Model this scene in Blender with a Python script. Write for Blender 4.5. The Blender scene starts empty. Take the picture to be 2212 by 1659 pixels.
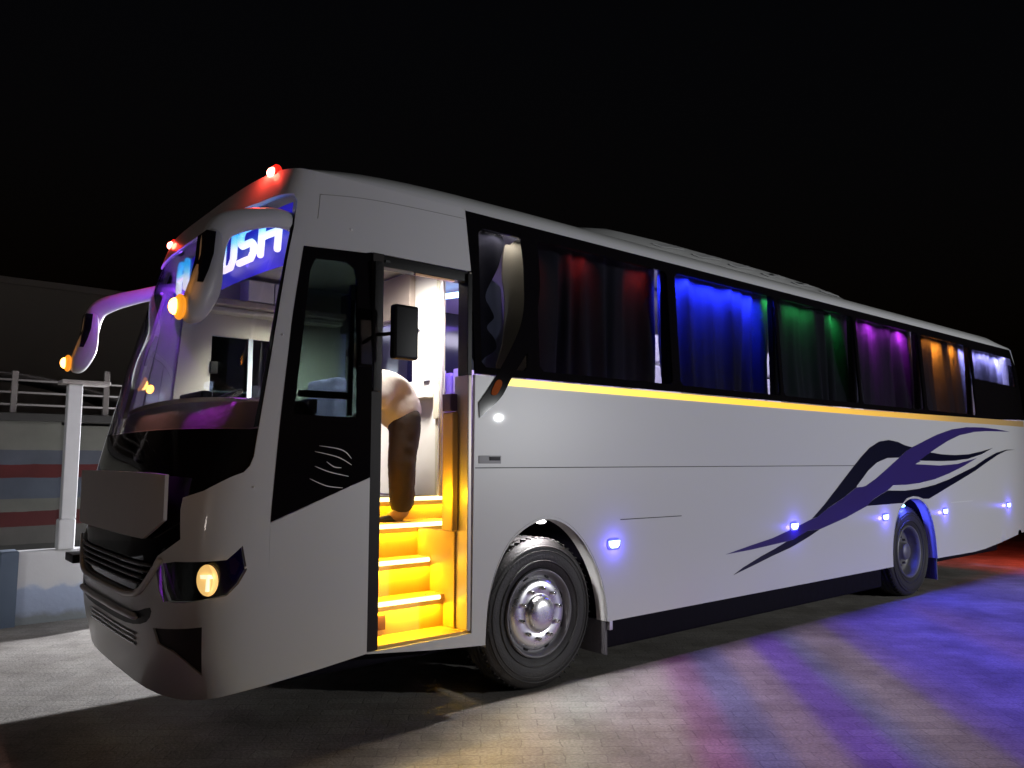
import bpy, bmesh, math, random
from mathutils import Vector, Matrix, geometry
random.seed(7)
R = math.radians
sc = bpy.context.scene
COL = sc.collection
# ------------------------------------------------------------------ camera
cam = bpy.data.cameras.new("camera"); camo = bpy.data.objects.new("camera", cam); COL.objects.link(camo)
sc.camera = camo
cam.sensor_width = 36; cam.lens = 36*1660/2212; cam.clip_start = .05; cam.clip_end = 600
TH, PI_ = R(50.3594), R(5.796)
Rv = Vector((math.sin(TH), -math.cos(TH), 0)); Fh = Vector((math.cos(TH), math.sin(TH), 0))
Fw = Fh*math.cos(PI_)+Vector((0, 0, math.sin(PI_))); Uv = Vector((0, 0, math.cos(PI_)))-Fh*math.sin(PI_)
M = Matrix((Rv, Uv, -Fw)).transposed().to_4x4(); M.translation = (-3.5204, -4.0346, 1.57)
camo.matrix_world = M
# ------------------------------------------------------------------ world, exposure
w = bpy.data.worlds.new("World"); sc.world = w; w.use_nodes = True
nt = w.node_tree; bg = nt.nodes["Background"]
sky = nt.nodes.new("ShaderNodeTexSky"); sky.sky_type = 'NISHITA'; sky.sun_disc = False
sky.sun_elevation = R(-3.6); sky.sun_rotation = R(200)
nt.links.new(sky.outputs[0], bg.inputs[0]); bg.inputs[1].default_value = 0.05
sc.view_settings.view_transform = 'Standard'; sc.view_settings.look = 'None'
sc.view_settings.exposure = 0; sc.view_settings.gamma = 1
sc.render.engine = 'CYCLES'
sc.cycles.use_denoising = True
sc.cycles.max_bounces = 8; sc.cycles.transparent_max_bounces = 16
sc.cycles.sample_clamp_indirect = 4; sc.cycles.caustics_reflective = False; sc.cycles.caustics_refractive = False

# ------------------------------------------------------------------ yard floodlights outside the frame, and added fill spots
def lamp(name, kind, loc, power, color=(1, 1, 1), aim=None, size=.1, spot=None, blend=.3, parent=None, sizey=None, spread=None):
    d = bpy.data.lights.new(name, kind); d.energy = power; d.color = color
    if kind == 'AREA':
        d.size = size
        if sizey: d.shape = 'RECTANGLE'; d.size_y = sizey
        if spread: d.spread = spread
    else: d.shadow_soft_size = size
    if kind == 'SPOT': d.spot_size = R(spot); d.spot_blend = blend
    o = bpy.data.objects.new(name, d); COL.objects.link(o); o.location = loc
    if aim is not None: o.rotation_euler = (Vector(aim)-Vector(loc)).to_track_quat('-Z', 'Y').to_euler()
    if parent: o.parent = parent
    return o
lamp("flank_floodlight", 'SPOT', (7.7, -10, 2.6), 1950, (.97, .99, 1), aim=(5.0, 0, 1.9), size=.045, spot=70, blend=.6)
lamp("front_fill", 'SPOT', (-10, -4.2, 1.3), 96, (1, .88, .8), aim=(-2.0, 1.0, 2.6), size=.3, spot=25, blend=.5)  # added fill for the coach front, no known source; cone kept off the ground
lamp("yard_floodlight", 'SPOT', (4.6, 6.6, 2.35), 8500, (.93, .94, 1), aim=(-3.0, 3.4, 0), size=.08, spot=60, blend=.4)
lamp("wall_fill", 'SPOT', (-7.0, 1.2, 3.6), 260, (.95, .96, 1), aim=(-2.4, 5.2, 1.2), size=.15, spot=42, blend=.6)  # added spot to brighten the low wall, no known source
# added overhead spot, not a known lamp: its beam paints coloured bands below
def band_light():
    loc = (3.2, -1.2, 6.2)
    o = lamp("coloured_floodlight", 'SPOT', loc, 3300, (1, 1, 1), aim=(3.0, -2.6, 0), size=.07, spot=116, blend=.25)  # added spot that casts the coloured bands, not a known floodlight
    d = o.data; d.use_nodes = True; n = d.node_tree; N = n.nodes; L = n.links
    em = N["Emission"]
    geo = N.new("ShaderNodeNewGeometry"); sep = N.new("ShaderNodeSeparateXYZ"); L.new(geo.outputs["Incoming"], sep.inputs[0])
    def m(op, a, b):
        k = N.new("ShaderNodeMath"); k.operation = op
        for i, v in enumerate((a, b)):
            if isinstance(v, (int, float)): k.inputs[i].default_value = v
            else: L.new(v, k.inputs[i])
        return k.outputs[0]
    az = m('MULTIPLY', m('ABSOLUTE', sep.outputs[2], 0), 1/loc[2])
    sx = m('DIVIDE', m('MULTIPLY', sep.outputs[0], BAND_SIGN), az); sy = m('DIVIDE', m('MULTIPLY', sep.outputs[1], BAND_SIGN), az)
    u = m('ADD', m('MULTIPLY', sx, .7), m('MULTIPLY', sy, -.71))
    u = m('ADD', u, .7*loc[0]-.71*loc[1])
    nz = N.new("ShaderNodeTexNoise"); nz.noise_dimensions = '1D'; nz.inputs["Scale"].default_value = 2.2; nz.inputs["Detail"].default_value = 3
    L.new(u, nz.inputs["W"])
    u2 = m('ADD', u, m('MULTIPLY', m('SUBTRACT', nz.outputs[0], .5), .14))
    t = m('MULTIPLY', m('ADD', u2, 1.5), 1/8.5)
    cr = N.new("ShaderNodeValToRGB"); L.new(t, cr.inputs[0])
    stops = [(-1.4, (.72, .60, .42)), (-.1, (.80, .67, .46)), (.1, (.60, .52, .48)), (.3, (.44, .46, .46)), (.6, (.47, .40, .48)), (.90, (.43, .33, .43)), (.98, (.33, .11, .36)),
             (1.15, (.28, .09, .38)), (1.24, (.14, .12, .46)), (1.42, (.16, .13, .45)), (1.50, (.27, .18, .36)), (1.74, (.24, .15, .34)), (1.81, (.11, .03, .46)), (2.04, (.11, .035, .46)),
             (2.12, (.12, .11, .36)), (2.35, (.19, .14, .24)), (2.55, (.16, .11, .22)), (2.68, (.10, .04, .42)), (3.0, (.055, .015, .58)), (3.6, (.045, .015, .72)), (3.9, (.08, .02, .55)), (4.5, (.045, .015, .75)), (6.9, (.09, .04, .5))]
    cr.color_ramp.interpolation = "EASE"
    e = cr.color_ramp.elements
    while len(e) > 1: e.remove(e[-1])
    for i, (uu, c) in enumerate(stops):
        p = (uu+1.5)/8.5
        if i == 0: e[0].position = p; e[0].color = (*c, 1)
        else:
            k = e.new(p); k.color = (*c, 1)
    gx = m('ADD', sx, loc[0]); gy = m('ADD', sy, loc[1])            # shader cut: beam darkened at the coach and along a forward shadow line
    lim = m('MINIMUM', m('MULTIPLY', m('ADD', gx, .25), .34), .10)
    cut = N.new("ShaderNodeMapRange"); cut.inputs["From Min"].default_value = -.05; cut.inputs["From Max"].default_value = .32
    L.new(m('SUBTRACT', lim, gy), cut.inputs[0]); L.new(cut.outputs[0], em.inputs["Strength"])
    L.new(cr.outputs[0], em.inputs["Color"])
BAND_SIGN = 1
band_light()

# ------------------------------------------------------------------ materials
def mat(name, color, rough=.5, metal=0, emit=None, es=0, bump=0, bscale=40, var=0, vscale=6, coat=0, spec=.5):
    m = bpy.data.materials.new(name); m.use_nodes = True
    n = m.node_tree; b = n.nodes["Principled BSDF"]; L = n.links
    b.inputs["Base Color"].default_value = (*color, 1); b.inputs["Roughness"].default_value = rough
    b.inputs["Metallic"].default_value = metal; b.inputs["Coat Weight"].default_value = coat; b.inputs["Coat Roughness"].default_value = .02
    b.inputs["Specular IOR Level"].default_value = spec
    if emit: b.inputs["Emission Color"].default_value = (*emit, 1); b.inputs["Emission Strength"].default_value = es
    if var or bump:
        tc = n.nodes.new("ShaderNodeTexCoord")
    if var:
        t = n.nodes.new("ShaderNodeTexNoise"); t.inputs["Scale"].default_value = vscale; t.inputs["Detail"].default_value = 6
        L.new(tc.outputs["Object"], t.inputs[0])
        mx = n.nodes.new("ShaderNodeMix"); mx.data_type = 'RGBA'
        mx.inputs["A"].default_value = (*[c*(1-var) for c in color], 1); mx.inputs["B"].default_value = (*[min(1, c*(1+var)) for c in color], 1)
        L.new(t.outputs[0], mx.inputs["Factor"]); L.new(mx.outputs["Result"], b.inputs["Base Color"])
        mr = n.nodes.new("ShaderNodeMapRange"); mr.inputs["To Min"].default_value = max(0, rough-.08); mr.inputs["To Max"].default_value = min(1, rough+.12)
        L.new(t.outputs[0], mr.inputs[0]); L.new(mr.outputs[0], b.inputs["Roughness"])
    if bump:
        t2 = n.nodes.new("ShaderNodeTexNoise"); t2.inputs["Scale"].default_value = bscale; t2.inputs["Detail"].default_value = 4
        L.new(tc.outputs["Object"], t2.inputs[0])
        bp = n.nodes.new("ShaderNodeBump"); bp.inputs["Strength"].default_value = bump; bp.inputs["Distance"].default_value = .02
        L.new(t2.outputs[0], bp.inputs["Height"]); L.new(bp.outputs[0], b.inputs["Normal"])
    return m
def glassmat(name, tint, refl=.08, rough=.02):
    m = bpy.data.materials.new(name); m.use_nodes = True; n = m.node_tree; L = n.links
    n.nodes.remove(n.nodes["Principled BSDF"])
    tr = n.nodes.new("ShaderNodeBsdfTransparent"); tr.inputs[0].default_value = (*tint, 1)
    gl = n.nodes.new("ShaderNodeBsdfGlossy"); gl.inputs["Roughness"].default_value = rough
    fr = n.nodes.new("ShaderNodeFresnel"); fr.inputs[0].default_value = 1.45
    mx = n.nodes.new("ShaderNodeMixShader")
    L.new(fr.outputs[0], mx.inputs[0]); L.new(tr.outputs[0], mx.inputs[1]); L.new(gl.outputs[0], mx.inputs[2])
    L.new(mx.outputs[0], n.nodes["Material Output"].inputs[0])
    return m
WHITE = mat("white paint", (.70, .70, .69), .36, coat=.35, bump=.035, bscale=1.1)
BLACKG = mat("black gloss", (.006, .005, .006), .05, spec=.4)
BLACKM = mat("black plastic", (.006, .0055, .0055), .45, bump=.1, bscale=120, spec=.25)
RUBBER = mat("tyre rubber", (.02, .018, .018), .6, bump=.15, bscale=60, var=.3, vscale=9)
CHASSIS = mat("dark underbody", (.006, .005, .010), .8, bump=.3, bscale=12, spec=.1)
STEEL = mat("wheel steel", (.80, .79, .80), .27, metal=.9, var=.15, vscale=12)
RSTEEL = mat("dull rim steel", (.16, .155, .165), .5, metal=.4, var=.2, vscale=14)
CHROME = mat("chrome", (.85, .85, .85), .15, metal=1)
BEIGE = mat("cream trim", (.62, .58, .46), .55, var=.06)
TRIMW = mat("white trim", (.8, .77, .72), .5, var=.04)
TRIMB = mat("brown trim", (.30, .25, .22), .6, var=.1)
STEPM = mat("step lining", (.75, .50, .14), .45, var=.06, vscale=10)
FLOORM = mat("bus floor", (.3, .27, .24), .5, var=.15, vscale=20)
CURT = mat("curtain cloth", (.085, .085, .10), .85, bump=.15, bscale=90)
CURTB = mat("curtain blue cloth", (.10, .09, .14), .85, bump=.15, bscale=90)
SEATM = mat("seat fabric", (.45, .38, .6), .8, bump=.2, bscale=150)
PURP = mat("purple vinyl", (.045, .028, .17), .3, coat=.2)
NAVY = mat("navy vinyl", (.006, .006, .022), .3, coat=.2)
STUD = mat("stud glint white", (.9, .9, .9), .3)  # near-white colour carries the bright glints of the studs
CLEAR = glassmat("clear glass", (.86, .9, .9))
TINT = glassmat("tinted glass", (.60, .60, .64))
DARKT = glassmat("dark tinted glass", (.20, .26, .27))
def emit(name, col, s, base=(.5, .5, .5)): return mat(name, base, .4, emit=col, es=s)

# ------------------------------------------------------------------ mesh helpers
class MB:
    def __init__(s): s.v = []; s.f = []; s.smooth = []
    def add(s, vs, fs, sm=False):
        o = len(s.v); s.v += [tuple(p) for p in vs]; s.f += [tuple(i+o for i in f) for f in fs]; s.smooth += [sm]*len(fs)
        return s
    def box(s, a, b, bev=0):
        (x0, y0, z0), (x1, y1, z1) = a, b
        if bev:
            bm = bmesh.new(); bmesh.ops.create_cube(bm, size=1)
            for v in bm.verts: v.co = Vector(((x0+x1)/2+v.co.x*(x1-x0), (y0+y1)/2+v.co.y*(y1-y0), (z0+z1)/2+v.co.z*(z1-z0)))
            bmesh.ops.bevel(bm, geom=bm.edges[:], offset=bev, segments=3, profile=.6, affect='EDGES')
            bm.verts.index_update()
            s.add([v.co for v in bm.verts], [[v.index for v in f.verts] for f in bm.faces], True); bm.free(); return s
        return s.add([(x0, y0, z0), (x1, y0, z0), (x1, y1, z0), (x0, y1, z0), (x0, y0, z1), (x1, y0, z1), (x1, y1, z1), (x0, y1, z1)],
                     [(0, 3, 2, 1), (4, 5, 6, 7), (0, 1, 5, 4), (1, 2, 6, 5), (2, 3, 7, 6), (3, 0, 4, 7)])
    def tube(s, pts, rad, n=10, cap=True, up=None, sq=(1, 1)):
        pts = [Vector(p) for p in pts]; k = len(pts); rad = [rad]*k if isinstance(rad, (int, float)) else rad
        vs = []; fs = []
        for i, p in enumerate(pts):
            d = (pts[min(i+1, k-1)]-pts[max(i-1, 0)]).normalized()
            u = Vector(up) if up else (Vector((0, 0, 1)) if abs(d.z) < .9 else Vector((1, 0, 0)))
            a = d.cross(u).normalized(); b = a.cross(d).normalized()
            for j in range(n):
                q = 2*math.pi*j/n; vs.append(p+a*math.cos(q)*rad[i]*sq[0]+b*math.sin(q)*rad[i]*sq[1])
        for i in range(k-1):
            for j in range(n):
                fs.append((i*n+j, i*n+(j+1) % n, (i+1)*n+(j+1) % n, (i+1)*n+j))
        if cap: fs += [tuple(range(n-1, -1, -1)), tuple((k-1)*n+j for j in range(n))]
        return s.add(vs, fs, True)
    def lathe(s, prof, c, axis='y', n=64):       # prof: (radius, offset along axis)
        vs = []; fs = []; c = Vector(c)
        for r, h in prof:
            for j in range(n):
                q = 2*math.pi*j/n
                if axis == 'y': vs.append(c+Vector((r*math.cos(q), h, r*math.sin(q))))
                elif axis == 'x': vs.append(c+Vector((h, r*math.cos(q), r*math.sin(q))))
                else: vs.append(c+Vector((r*math.cos(q), r*math.sin(q), h)))
        for i in range(len(prof)-1):
            for j in range(n): fs.append((i*n+j, i*n+(j+1) % n, (i+1)*n+(j+1) % n, (i+1)*n+j))
        return s.add(vs, fs, True)
    def ball(s, c, r, n=12, m=8, sc3=(1, 1, 1)):
        vs = []; fs = []
        for i in range(m+1):
            a = math.pi*i/m
            for j in range(n):
                b = 2*math.pi*j/n
                vs.append((c[0]+r*sc3[0]*math.sin(a)*math.cos(b), c[1]+r*sc3[1]*math.sin(a)*math.sin(b), c[2]+r*sc3[2]*math.cos(a)))
        for i in range(m):
            for j in range(n): fs.append((i*n+j, (i+1)*n+j, (i+1)*n+(j+1) % n, i*n+(j+1) % n))
        return s.add(vs, fs, True)
    def sheet(s, outer, fn, holes=(), step=.1, off=None, sm=True, thick=True):
        """fill the 2D outline (with holes), map it by fn(u,v), give it thickness off(u,v,P)"""
        def dens(poly):
            r = []
            for (a, b), (c, d) in zip(poly, poly[1:]+poly[:1]):
                k = max(1, int(math.hypot((c-a)*step[2] if isinstance(step, tuple) else c-a, d-b)/(step[1] if isinstance(step, tuple) else step)))
                r += [(a+(c-a)*i/k, b+(d-b)*i/k) for i in range(k)]
            return r
        loops = [dens(list(outer))]+[dens(list(h)) for h in holes]
        pts = []; edges = []
        for lp in loops:
            o = len(pts); pts += lp; edges += [(o+i, o+(i+1) % len(lp)) for i in range(len(lp))]
        def inside(p, poly):
            c = False; x, y = p; j = len(poly)-1
            for i in range(len(poly)):
                xi, yi = poly[i]; xj, yj = poly[j]
                if (yi > y) != (yj > y) and x < (xj-xi)*(y-yi)/(yj-yi)+xi: c = not c
                j = i
            return c
        us = [p[0] for p in loops[0]]; vs_ = [p[1] for p in loops[0]]
        su, sv = (step[0], step[1]) if isinstance(step, tuple) else (step, step)
        nb = list(pts)
        u = min(us)+su/2
        while u < max(us):
            v = min(vs_)+sv/2
            while v < max(vs_):
                if inside((u, v), loops[0]) and not any(inside((u, v), h) for h in loops[1:]):
                    if all(abs(u-q[0]) > su*.3 or abs(v-q[1]) > sv*.3 for q in nb): pts.append((u, v))
                v += sv
            u += su
        vo, eo, fo, *_ = geometry.delaunay_2d_cdt([Vector(p) for p in pts], edges, [], 0, 1e-6)
        tri = []
        for f in fo:
            c = (sum(vo[i].x for i in f)/len(f), sum(vo[i].y for i in f)/len(f))
            if inside(c, loops[0]) and not any(inside(c, h) for h in loops[1:]): tri.append(tuple(f))
        P = [Vector(fn(v.x, v.y)) for v in vo]; n = len(P)
        if not thick: return s.add(P, tri, sm)
        Q = [p+Vector(off(v.x, v.y)) for p, v in zip(P, vo)]
        cnt = {}
        for f in tri:
            for a, b in zip(f, f[1:]+f[:1]): cnt[(a, b)] = cnt.get((a, b), 0)+1
        rim = [(a, b) for (a, b) in cnt if (b, a) not in cnt]
        s.add(P, tri, sm); s.add(Q, [tuple(reversed(f)) for f in tri], sm)
        vs = []; fs = []
        for a, b in rim:
            o = len(vs); vs += [P[a], P[b], Q[b], Q[a]]; fs.append((o, o+3, o+2, o+1))
        return s.add(vs, fs, False)
    def build(s, name, m, parent=None, fix=True, loc=None):
        me = bpy.data.meshes.new(name); me.from_pydata(s.v, [], s.f); me.polygons.foreach_set("use_smooth", s.smooth)
        if fix:
            bm = bmesh.new(); bm.from_mesh(me); bmesh.ops.recalc_face_normals(bm, faces=bm.faces[:]); bm.to_mesh(me); bm.free()
        me.update(); me.materials.append(m)
        o = bpy.data.objects.new(name, me); COL.objects.link(o)
        if parent: o.parent = parent
        return o
def part_copy(o, dx=(0, 0, 0), parent=None):
    c = o.copy(); COL.objects.link(c); c.location = Vector(o.location)+Vector(dx)
    if parent is not None: c.parent = parent
    return c
def thing(name, label, cat, loc=(0, 0, 0), group=None):
    o = bpy.data.objects.new(name, None); COL.objects.link(o); o.location = loc
    o['label'] = label; o['category'] = cat
    if group: o['group'] = group
    return o
def tag(o, label, cat, group=None):
    o['label'] = label; o['category'] = cat
    if group: o['group'] = group
    return o
def structure(o): o['kind'] = 'structure'; return o
def spline(pts, k=6, closed=False):
    out = []; n = len(pts)
    rng = n if closed else n-1
    for i in range(rng):
        p0 = pts[(i-1) % n] if closed or i > 0 else pts[0]; p1 = pts[i]; p2 = pts[(i+1) % n]; p3 = pts[(i+2) % n] if closed or i+2 < n else pts[-1]
        for j in range(k):
            t = j/k
            out.append(tuple(.5*((2*b)+(-a+c)*t+(2*a-5*b+4*c-d)*t*t+(-a+3*b-3*c+d)*t**3) for a, b, c, d in zip(p0, p1, p2, p3)))
    if not closed: out.append(tuple(pts[-1]))
    return out

# ------------------------------------------------------------------ ground
def ground_mat():
    m = bpy.data.materials.new("pavers"); m.use_nodes = True; n = m.node_tree; L = n.links; b = n.nodes["Principled BSDF"]
    tc = n.nodes.new("ShaderNodeTexCoord"); mp = n.nodes.new("ShaderNodeMapping"); mp.inputs["Rotation"].default_value = (0, 0, R(38))
    L.new(tc.outputs["Object"], mp.inputs[0])
    # wobble of the paver edges
    nz = n.nodes.new("ShaderNodeTexNoise"); nz.inputs["Scale"].default_value = 9; L.new(mp.outputs[0], nz.inputs[0])
    ad = n.nodes.new("ShaderNodeMix"); ad.data_type = 'RGBA'; ad.blend_type = 'LINEAR_LIGHT'; ad.inputs["Factor"].default_value = .018
    L.new(mp.outputs[0], ad.inputs["A"]); L.new(nz.outputs["Color"], ad.inputs["B"])
    br = n.nodes.new("ShaderNodeTexBrick"); br.inputs["Scale"].default_value = 1
    br.inputs["Brick Width"].default_value = .225; br.inputs["Row Height"].default_value = .115; br.inputs["Mortar Size"].default_value = .005; br.inputs["Mortar Smooth"].default_value = .5
    br.inputs["Color1"].default_value = (.30, .28, .26, 1); br.inputs["Color2"].default_value = (.36, .34, .31, 1); br.inputs["Mortar"].default_value = (.255, .24, .222, 1)
    L.new(ad.outputs["Result"], br.inputs[0])
    n2 = n.nodes.new("ShaderNodeTexNoise"); n2.inputs["Scale"].default_value = 1.4; n2.inputs["Detail"].default_value = 8; n2.inputs["Roughness"].default_value = .62; L.new(tc.outputs["Object"], n2.inputs[0])
    cr = n.nodes.new("ShaderNodeValToRGB"); cr.color_ramp.elements[0].position = .34; cr.color_ramp.elements[0].color = (.42, .40, .38, 1); cr.color_ramp.elements[1].position = .62; cr.color_ramp.elements[1].color = (1, 1, 1, 1)
    L.new(n2.outputs[0], cr.inputs[0])
    mx = n.nodes.new("ShaderNodeMix"); mx.data_type = 'RGBA'; mx.blend_type = 'MULTIPLY'; mx.inputs["Factor"].default_value = .75
    L.new(br.outputs[0], mx.inputs["A"]); L.new(cr.outputs[0], mx.inputs["B"])
    n4 = n.nodes.new("ShaderNodeTexNoise"); n4.inputs["Scale"].default_value = 55; n4.inputs["Detail"].default_value = 3; L.new(tc.outputs["Object"], n4.inputs[0])
    mx2 = n.nodes.new("ShaderNodeMix"); mx2.data_type = 'RGBA'; mx2.blend_type = 'OVERLAY'; mx2.inputs["Factor"].default_value = .45
    L.new(mx.outputs["Result"], mx2.inputs["A"]); L.new(n4.outputs[0], mx2.inputs["B"])
    L.new(mx2.outputs["Result"], b.inputs["Base Color"]); b.inputs["Roughness"].default_value = .8; b.inputs["Specular IOR Level"].default_value = .25
    bp = n.nodes.new("ShaderNodeBump"); bp.inputs["Strength"].default_value = .2; bp.inputs["Distance"].default_value = .006
    L.new(br.outputs["Fac"], bp.inputs["Height"]); bp.invert = True
    bp2 = n.nodes.new("ShaderNodeBump"); bp2.inputs["Strength"].default_value = .3; bp2.inputs["Distance"].default_value = .01
    L.new(n4.outputs[0], bp2.inputs["Height"]); L.new(bp.outputs[0], bp2.inputs["Normal"]); L.new(bp2.outputs[0], b.inputs["Normal"])
    return m
gr = MB().add([(-120, -120, 0), (160, -120, 0), (160, 160, 0), (-120, 160, 0)], [(0, 1, 2, 3)]).build("ground", ground_mat(), fix=False)
structure(gr)

# ------------------------------------------------------------------ bus body surfaces
def lerp_tab(tab, z):
    if z <= tab[0][0]: return tab[0][1]
    for (a, b), (c, d) in zip(tab, tab[1:]):
        if z <= c: return b+(d-b)*(z-a)/(c-a)
    return tab[-1][1]
def smooth_tab(tab, z, h=.12): return sum(lerp_tab(tab, z+h*k/3) for k in range(-3, 4))/7
def yin(z): return 0.0 if z < 2.15 else .045*(z-2.15)
XS = [(.3, -1.85), (1.24, -1.86), (1.8, -1.82), (2.34, -1.77), (2.8, -1.70), (3.1, -1.65), (3.4, -1.60)]
XC = [(.3, -2.28), (.6, -2.37), (1.2, -2.38), (1.5, -2.34), (2.3, -2.15), (2.9, -1.99), (3.25, -1.87), (3.4, -1.80)]
NE = 3.5
def front(t, z, d=0):
    t = max(-1, min(1, t))
    ph = (t+1)*math.pi/2; w_ = 1.25-yin(z); c = math.cos(ph); s_ = max(math.sin(ph), 0)
    y = 1.25-w_*math.copysign(abs(c)**(2/NE), c); xs = smooth_tab(XS, z); xc = smooth_tab(XC, z)
    P = Vector((xs+(xc-xs)*s_**(2/NE), y, z))
    if d: P += fnorm(t, z)*d
    return P
def fnorm(t, z):
    h = .004; t = max(-1+2*h, min(1-2*h, t))
    n_ = (front(t+h, z)-front(t-h, z)).cross(front(t, z+h)-front(t, z-h)).normalized()
    return n_ if n_.x < 0 or (t < 0 and n_.y < 0) or (t > 0 and n_.y > 0) else -n_
def near(x, z, d=0): return Vector((x, yin(z)-d, z))           # near flank, d = proud of the panel
def far(x, z, d=0): return Vector((x, 2.5-yin(z)+d, z))
def fm(d): return lambda t, z: front(t, z, d)
def fo(d): return lambda t, z: fnorm(t, z)*(-d)
def nm(d): return lambda x, z: near(x, z, d)
def no(d): return lambda x, z: Vector((0, d, 0))
FS = (.05, .07, 1.2)
XR = [(.3, 9.0), (.55, 9.75), (1.2, 10.05), (2.2, 9.98), (3.0, 9.87), (3.4, 9.68)]
ZG = 3.265

bus = thing("coach_bus", "white coach with purple swoosh graphics, lit coloured curtains and open yellow step well", "coach")
# --- outlines in (x, z)
DOOR = [(-1.26, .478), (-1.26, 2.838), (-.535, 2.838), (-.492, 2.14), (-.512, .485)]
ARCHF = [(-.40, .38)]+spline([(-.40, .40), (-.375, .66), (-.305, .866), (-.19, 1.03), (-.02, 1.135), (.165, 1.172), (.356, 1.105), (.52, .96), (.655, .75), (.722, .54), (.737, .397)], 4)
ARCHR = spline([(5.38, .40), (5.40, .62), (5.48, .86), (5.62, 1.03), (5.80, 1.12), (5.97, 1.14), (6.16, 1.12), (6.34, 1.03), (6.47, .86), (6.54, .63), (6.56, .402)], 4)
QUART = [(-1.703, 2.802), (-1.27, 2.829), (-1.262, 2.838), (-1.262, 1.478), (-1.86, 1.245), (-1.822, 1.816), (-1.767, 2.336)]
BAND = [(-.546, 3.258), (9.66, 3.258), (9.87, 2.965), (9.93, 2.54), (9.965, 2.20), (8.2, 2.15), (-.203, 2.146), (-.491, 2.146), (-.507, 2.856)]
def flank_outline():
    xs = lambda z: smooth_tab(XS, z)
    o = [(xs(z), z) for z in (.405, .6, .9, 1.244)]
    o += [(x+0, z) for x, z in ((-1.262, 1.478), (-1.262, .476))]            # front lower panel edge up to the door
    return o
FLOW = [(smooth_tab(XS, z), z) for z in (.405, .7, 1.0, 1.244)]
lower_front = FLOW+[(-1.262, 1.478), (-1.262, .474), (-1.55, .437)]
MB().sheet(lower_front, nm(0), step=.12, off=no(.03)).build("lower_front_panel", WHITE, bus)
# sill below the door and main flank behind it
main = [(-.512, .485), (-.492, 2.144), (-.203, 2.144), (8.2, 2.147), (9.965, 2.197), (10.05, 1.2), (9.90, .70), (9.625, .545), (8.6, .447), (8.1, .408), (7.72, .395), (6.56, .402)]
main += list(reversed(ARCHR))[1:]+[(.737, .397)]+list(reversed(ARCHF))[1:-1]+[(-.40, .395), (-.8, .425), (-1.262, .472), (-1.262, .480)]
MB().sheet(main, nm(0), step=.16, off=no(.03)).build("side_panel", WHITE, bus)
upper = [(smooth_tab(XS, z), z) for z in (2.805, 2.95, 3.1, ZG)]+[(-.546, ZG), (-.505, 2.846), (-.535, 2.841), (-1.26, 2.841), (-1.3, 2.832)]
MB().sheet(upper, nm(0), step=.1, off=no(.03)).build("upper_side_panel", WHITE, bus)
# cant rail above the windows
MB().sheet([(-.546, 3.2585), (-.546, ZG), (9.66, ZG), (9.66, 3.2585)], nm(.004), step=.3, off=no(.03)).build("cant_rail", WHITE, bus)
# window band with the glass openings
PANES = [(-.44, -.03, 2.20, 3.16), (.08, 1.56, 2.21, 3.17), (1.66, 3.20, 2.21, 3.18), (3.25, 4.79, 2.21, 3.18), (4.84, 6.44, 2.21, 3.17), (6.52, 8.10, 2.21, 3.16), (8.16, 9.80, 2.70, 3.13)]
holes = []
for i, (a, b, c, d) in enumerate(PANES):
    r = .035
    if i == 6: holes.append([(a+.0, c+.02), (a, d-.02), (a+.03, d), (b-.12, d), (b-.07, d-.03), (b, c+.03), (b-.03, c)])
    else: holes.append([(a+r, c), (a, c+r), (a, d-r), (a+r, d), (b-r, d), (b, d-r), (b, c+r), (b-r, c)])
MB().sheet([(-.546, 3.258), (9.66, 3.258), (9.87, 2.965), (9.93, 2.54), (9.965, 2.205), (8.2, 2.155), (-.491, 2.149), (-.507, 2.846)], nm(.003), holes, step=.2, off=no(.02)).build("window_band", BLACKG, bus)
# black quarter panel ahead of the door, with its glass
qg = [(-1.63, 2.735), (-1.42, 2.75), (-1.375, 2.72), (-1.361, 2.66), (-1.352, 1.829), (-1.745, 1.833), (-1.74, 1.9), (-1.70, 2.3), (-1.66, 2.66)]
qp = [(smooth_tab(XS, z), z) for z in (1.25, 1.5, 1.8, 2.1, 2.4, 2.6, 2.80)]+[(-1.3, 2.828), (-1.262, 2.839), (-1.262, 1.481)]
qp2 = MB().sheet(qp, nm(.003), [qg], step=.1, off=no(.02)).build("quarter_panel", BLACKG, bus)
MB().sheet(qg, nm(-.008), step=.2, off=no(.005)).build("quarter_window", DARKT, bus)
fbar = mat("inner window frame", (.02, .022, .025), .5)
MB().box((-1.395, .03, 1.84), (-1.368, .055, 2.62), .004).build("window_frame", fbar, bus)
MB().box((-1.70, .03, 1.935), (-1.396, .055, 1.975), .004).build("window_frame", fbar, bus)
# reflected streaks of light on the quarter panel, drawn in silver
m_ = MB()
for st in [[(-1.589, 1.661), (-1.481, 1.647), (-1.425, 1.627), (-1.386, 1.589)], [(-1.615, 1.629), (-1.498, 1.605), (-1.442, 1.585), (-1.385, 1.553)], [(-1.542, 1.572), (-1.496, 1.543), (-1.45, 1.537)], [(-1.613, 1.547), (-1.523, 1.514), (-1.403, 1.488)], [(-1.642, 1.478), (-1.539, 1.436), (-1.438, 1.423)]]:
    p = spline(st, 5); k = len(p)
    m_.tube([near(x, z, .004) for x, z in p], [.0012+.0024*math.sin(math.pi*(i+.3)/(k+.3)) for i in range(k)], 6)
m_.build("reflection_streaks", mat("silver reflection streaks", (.9, .85, .85), .35, metal=.2), qp2)
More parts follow.
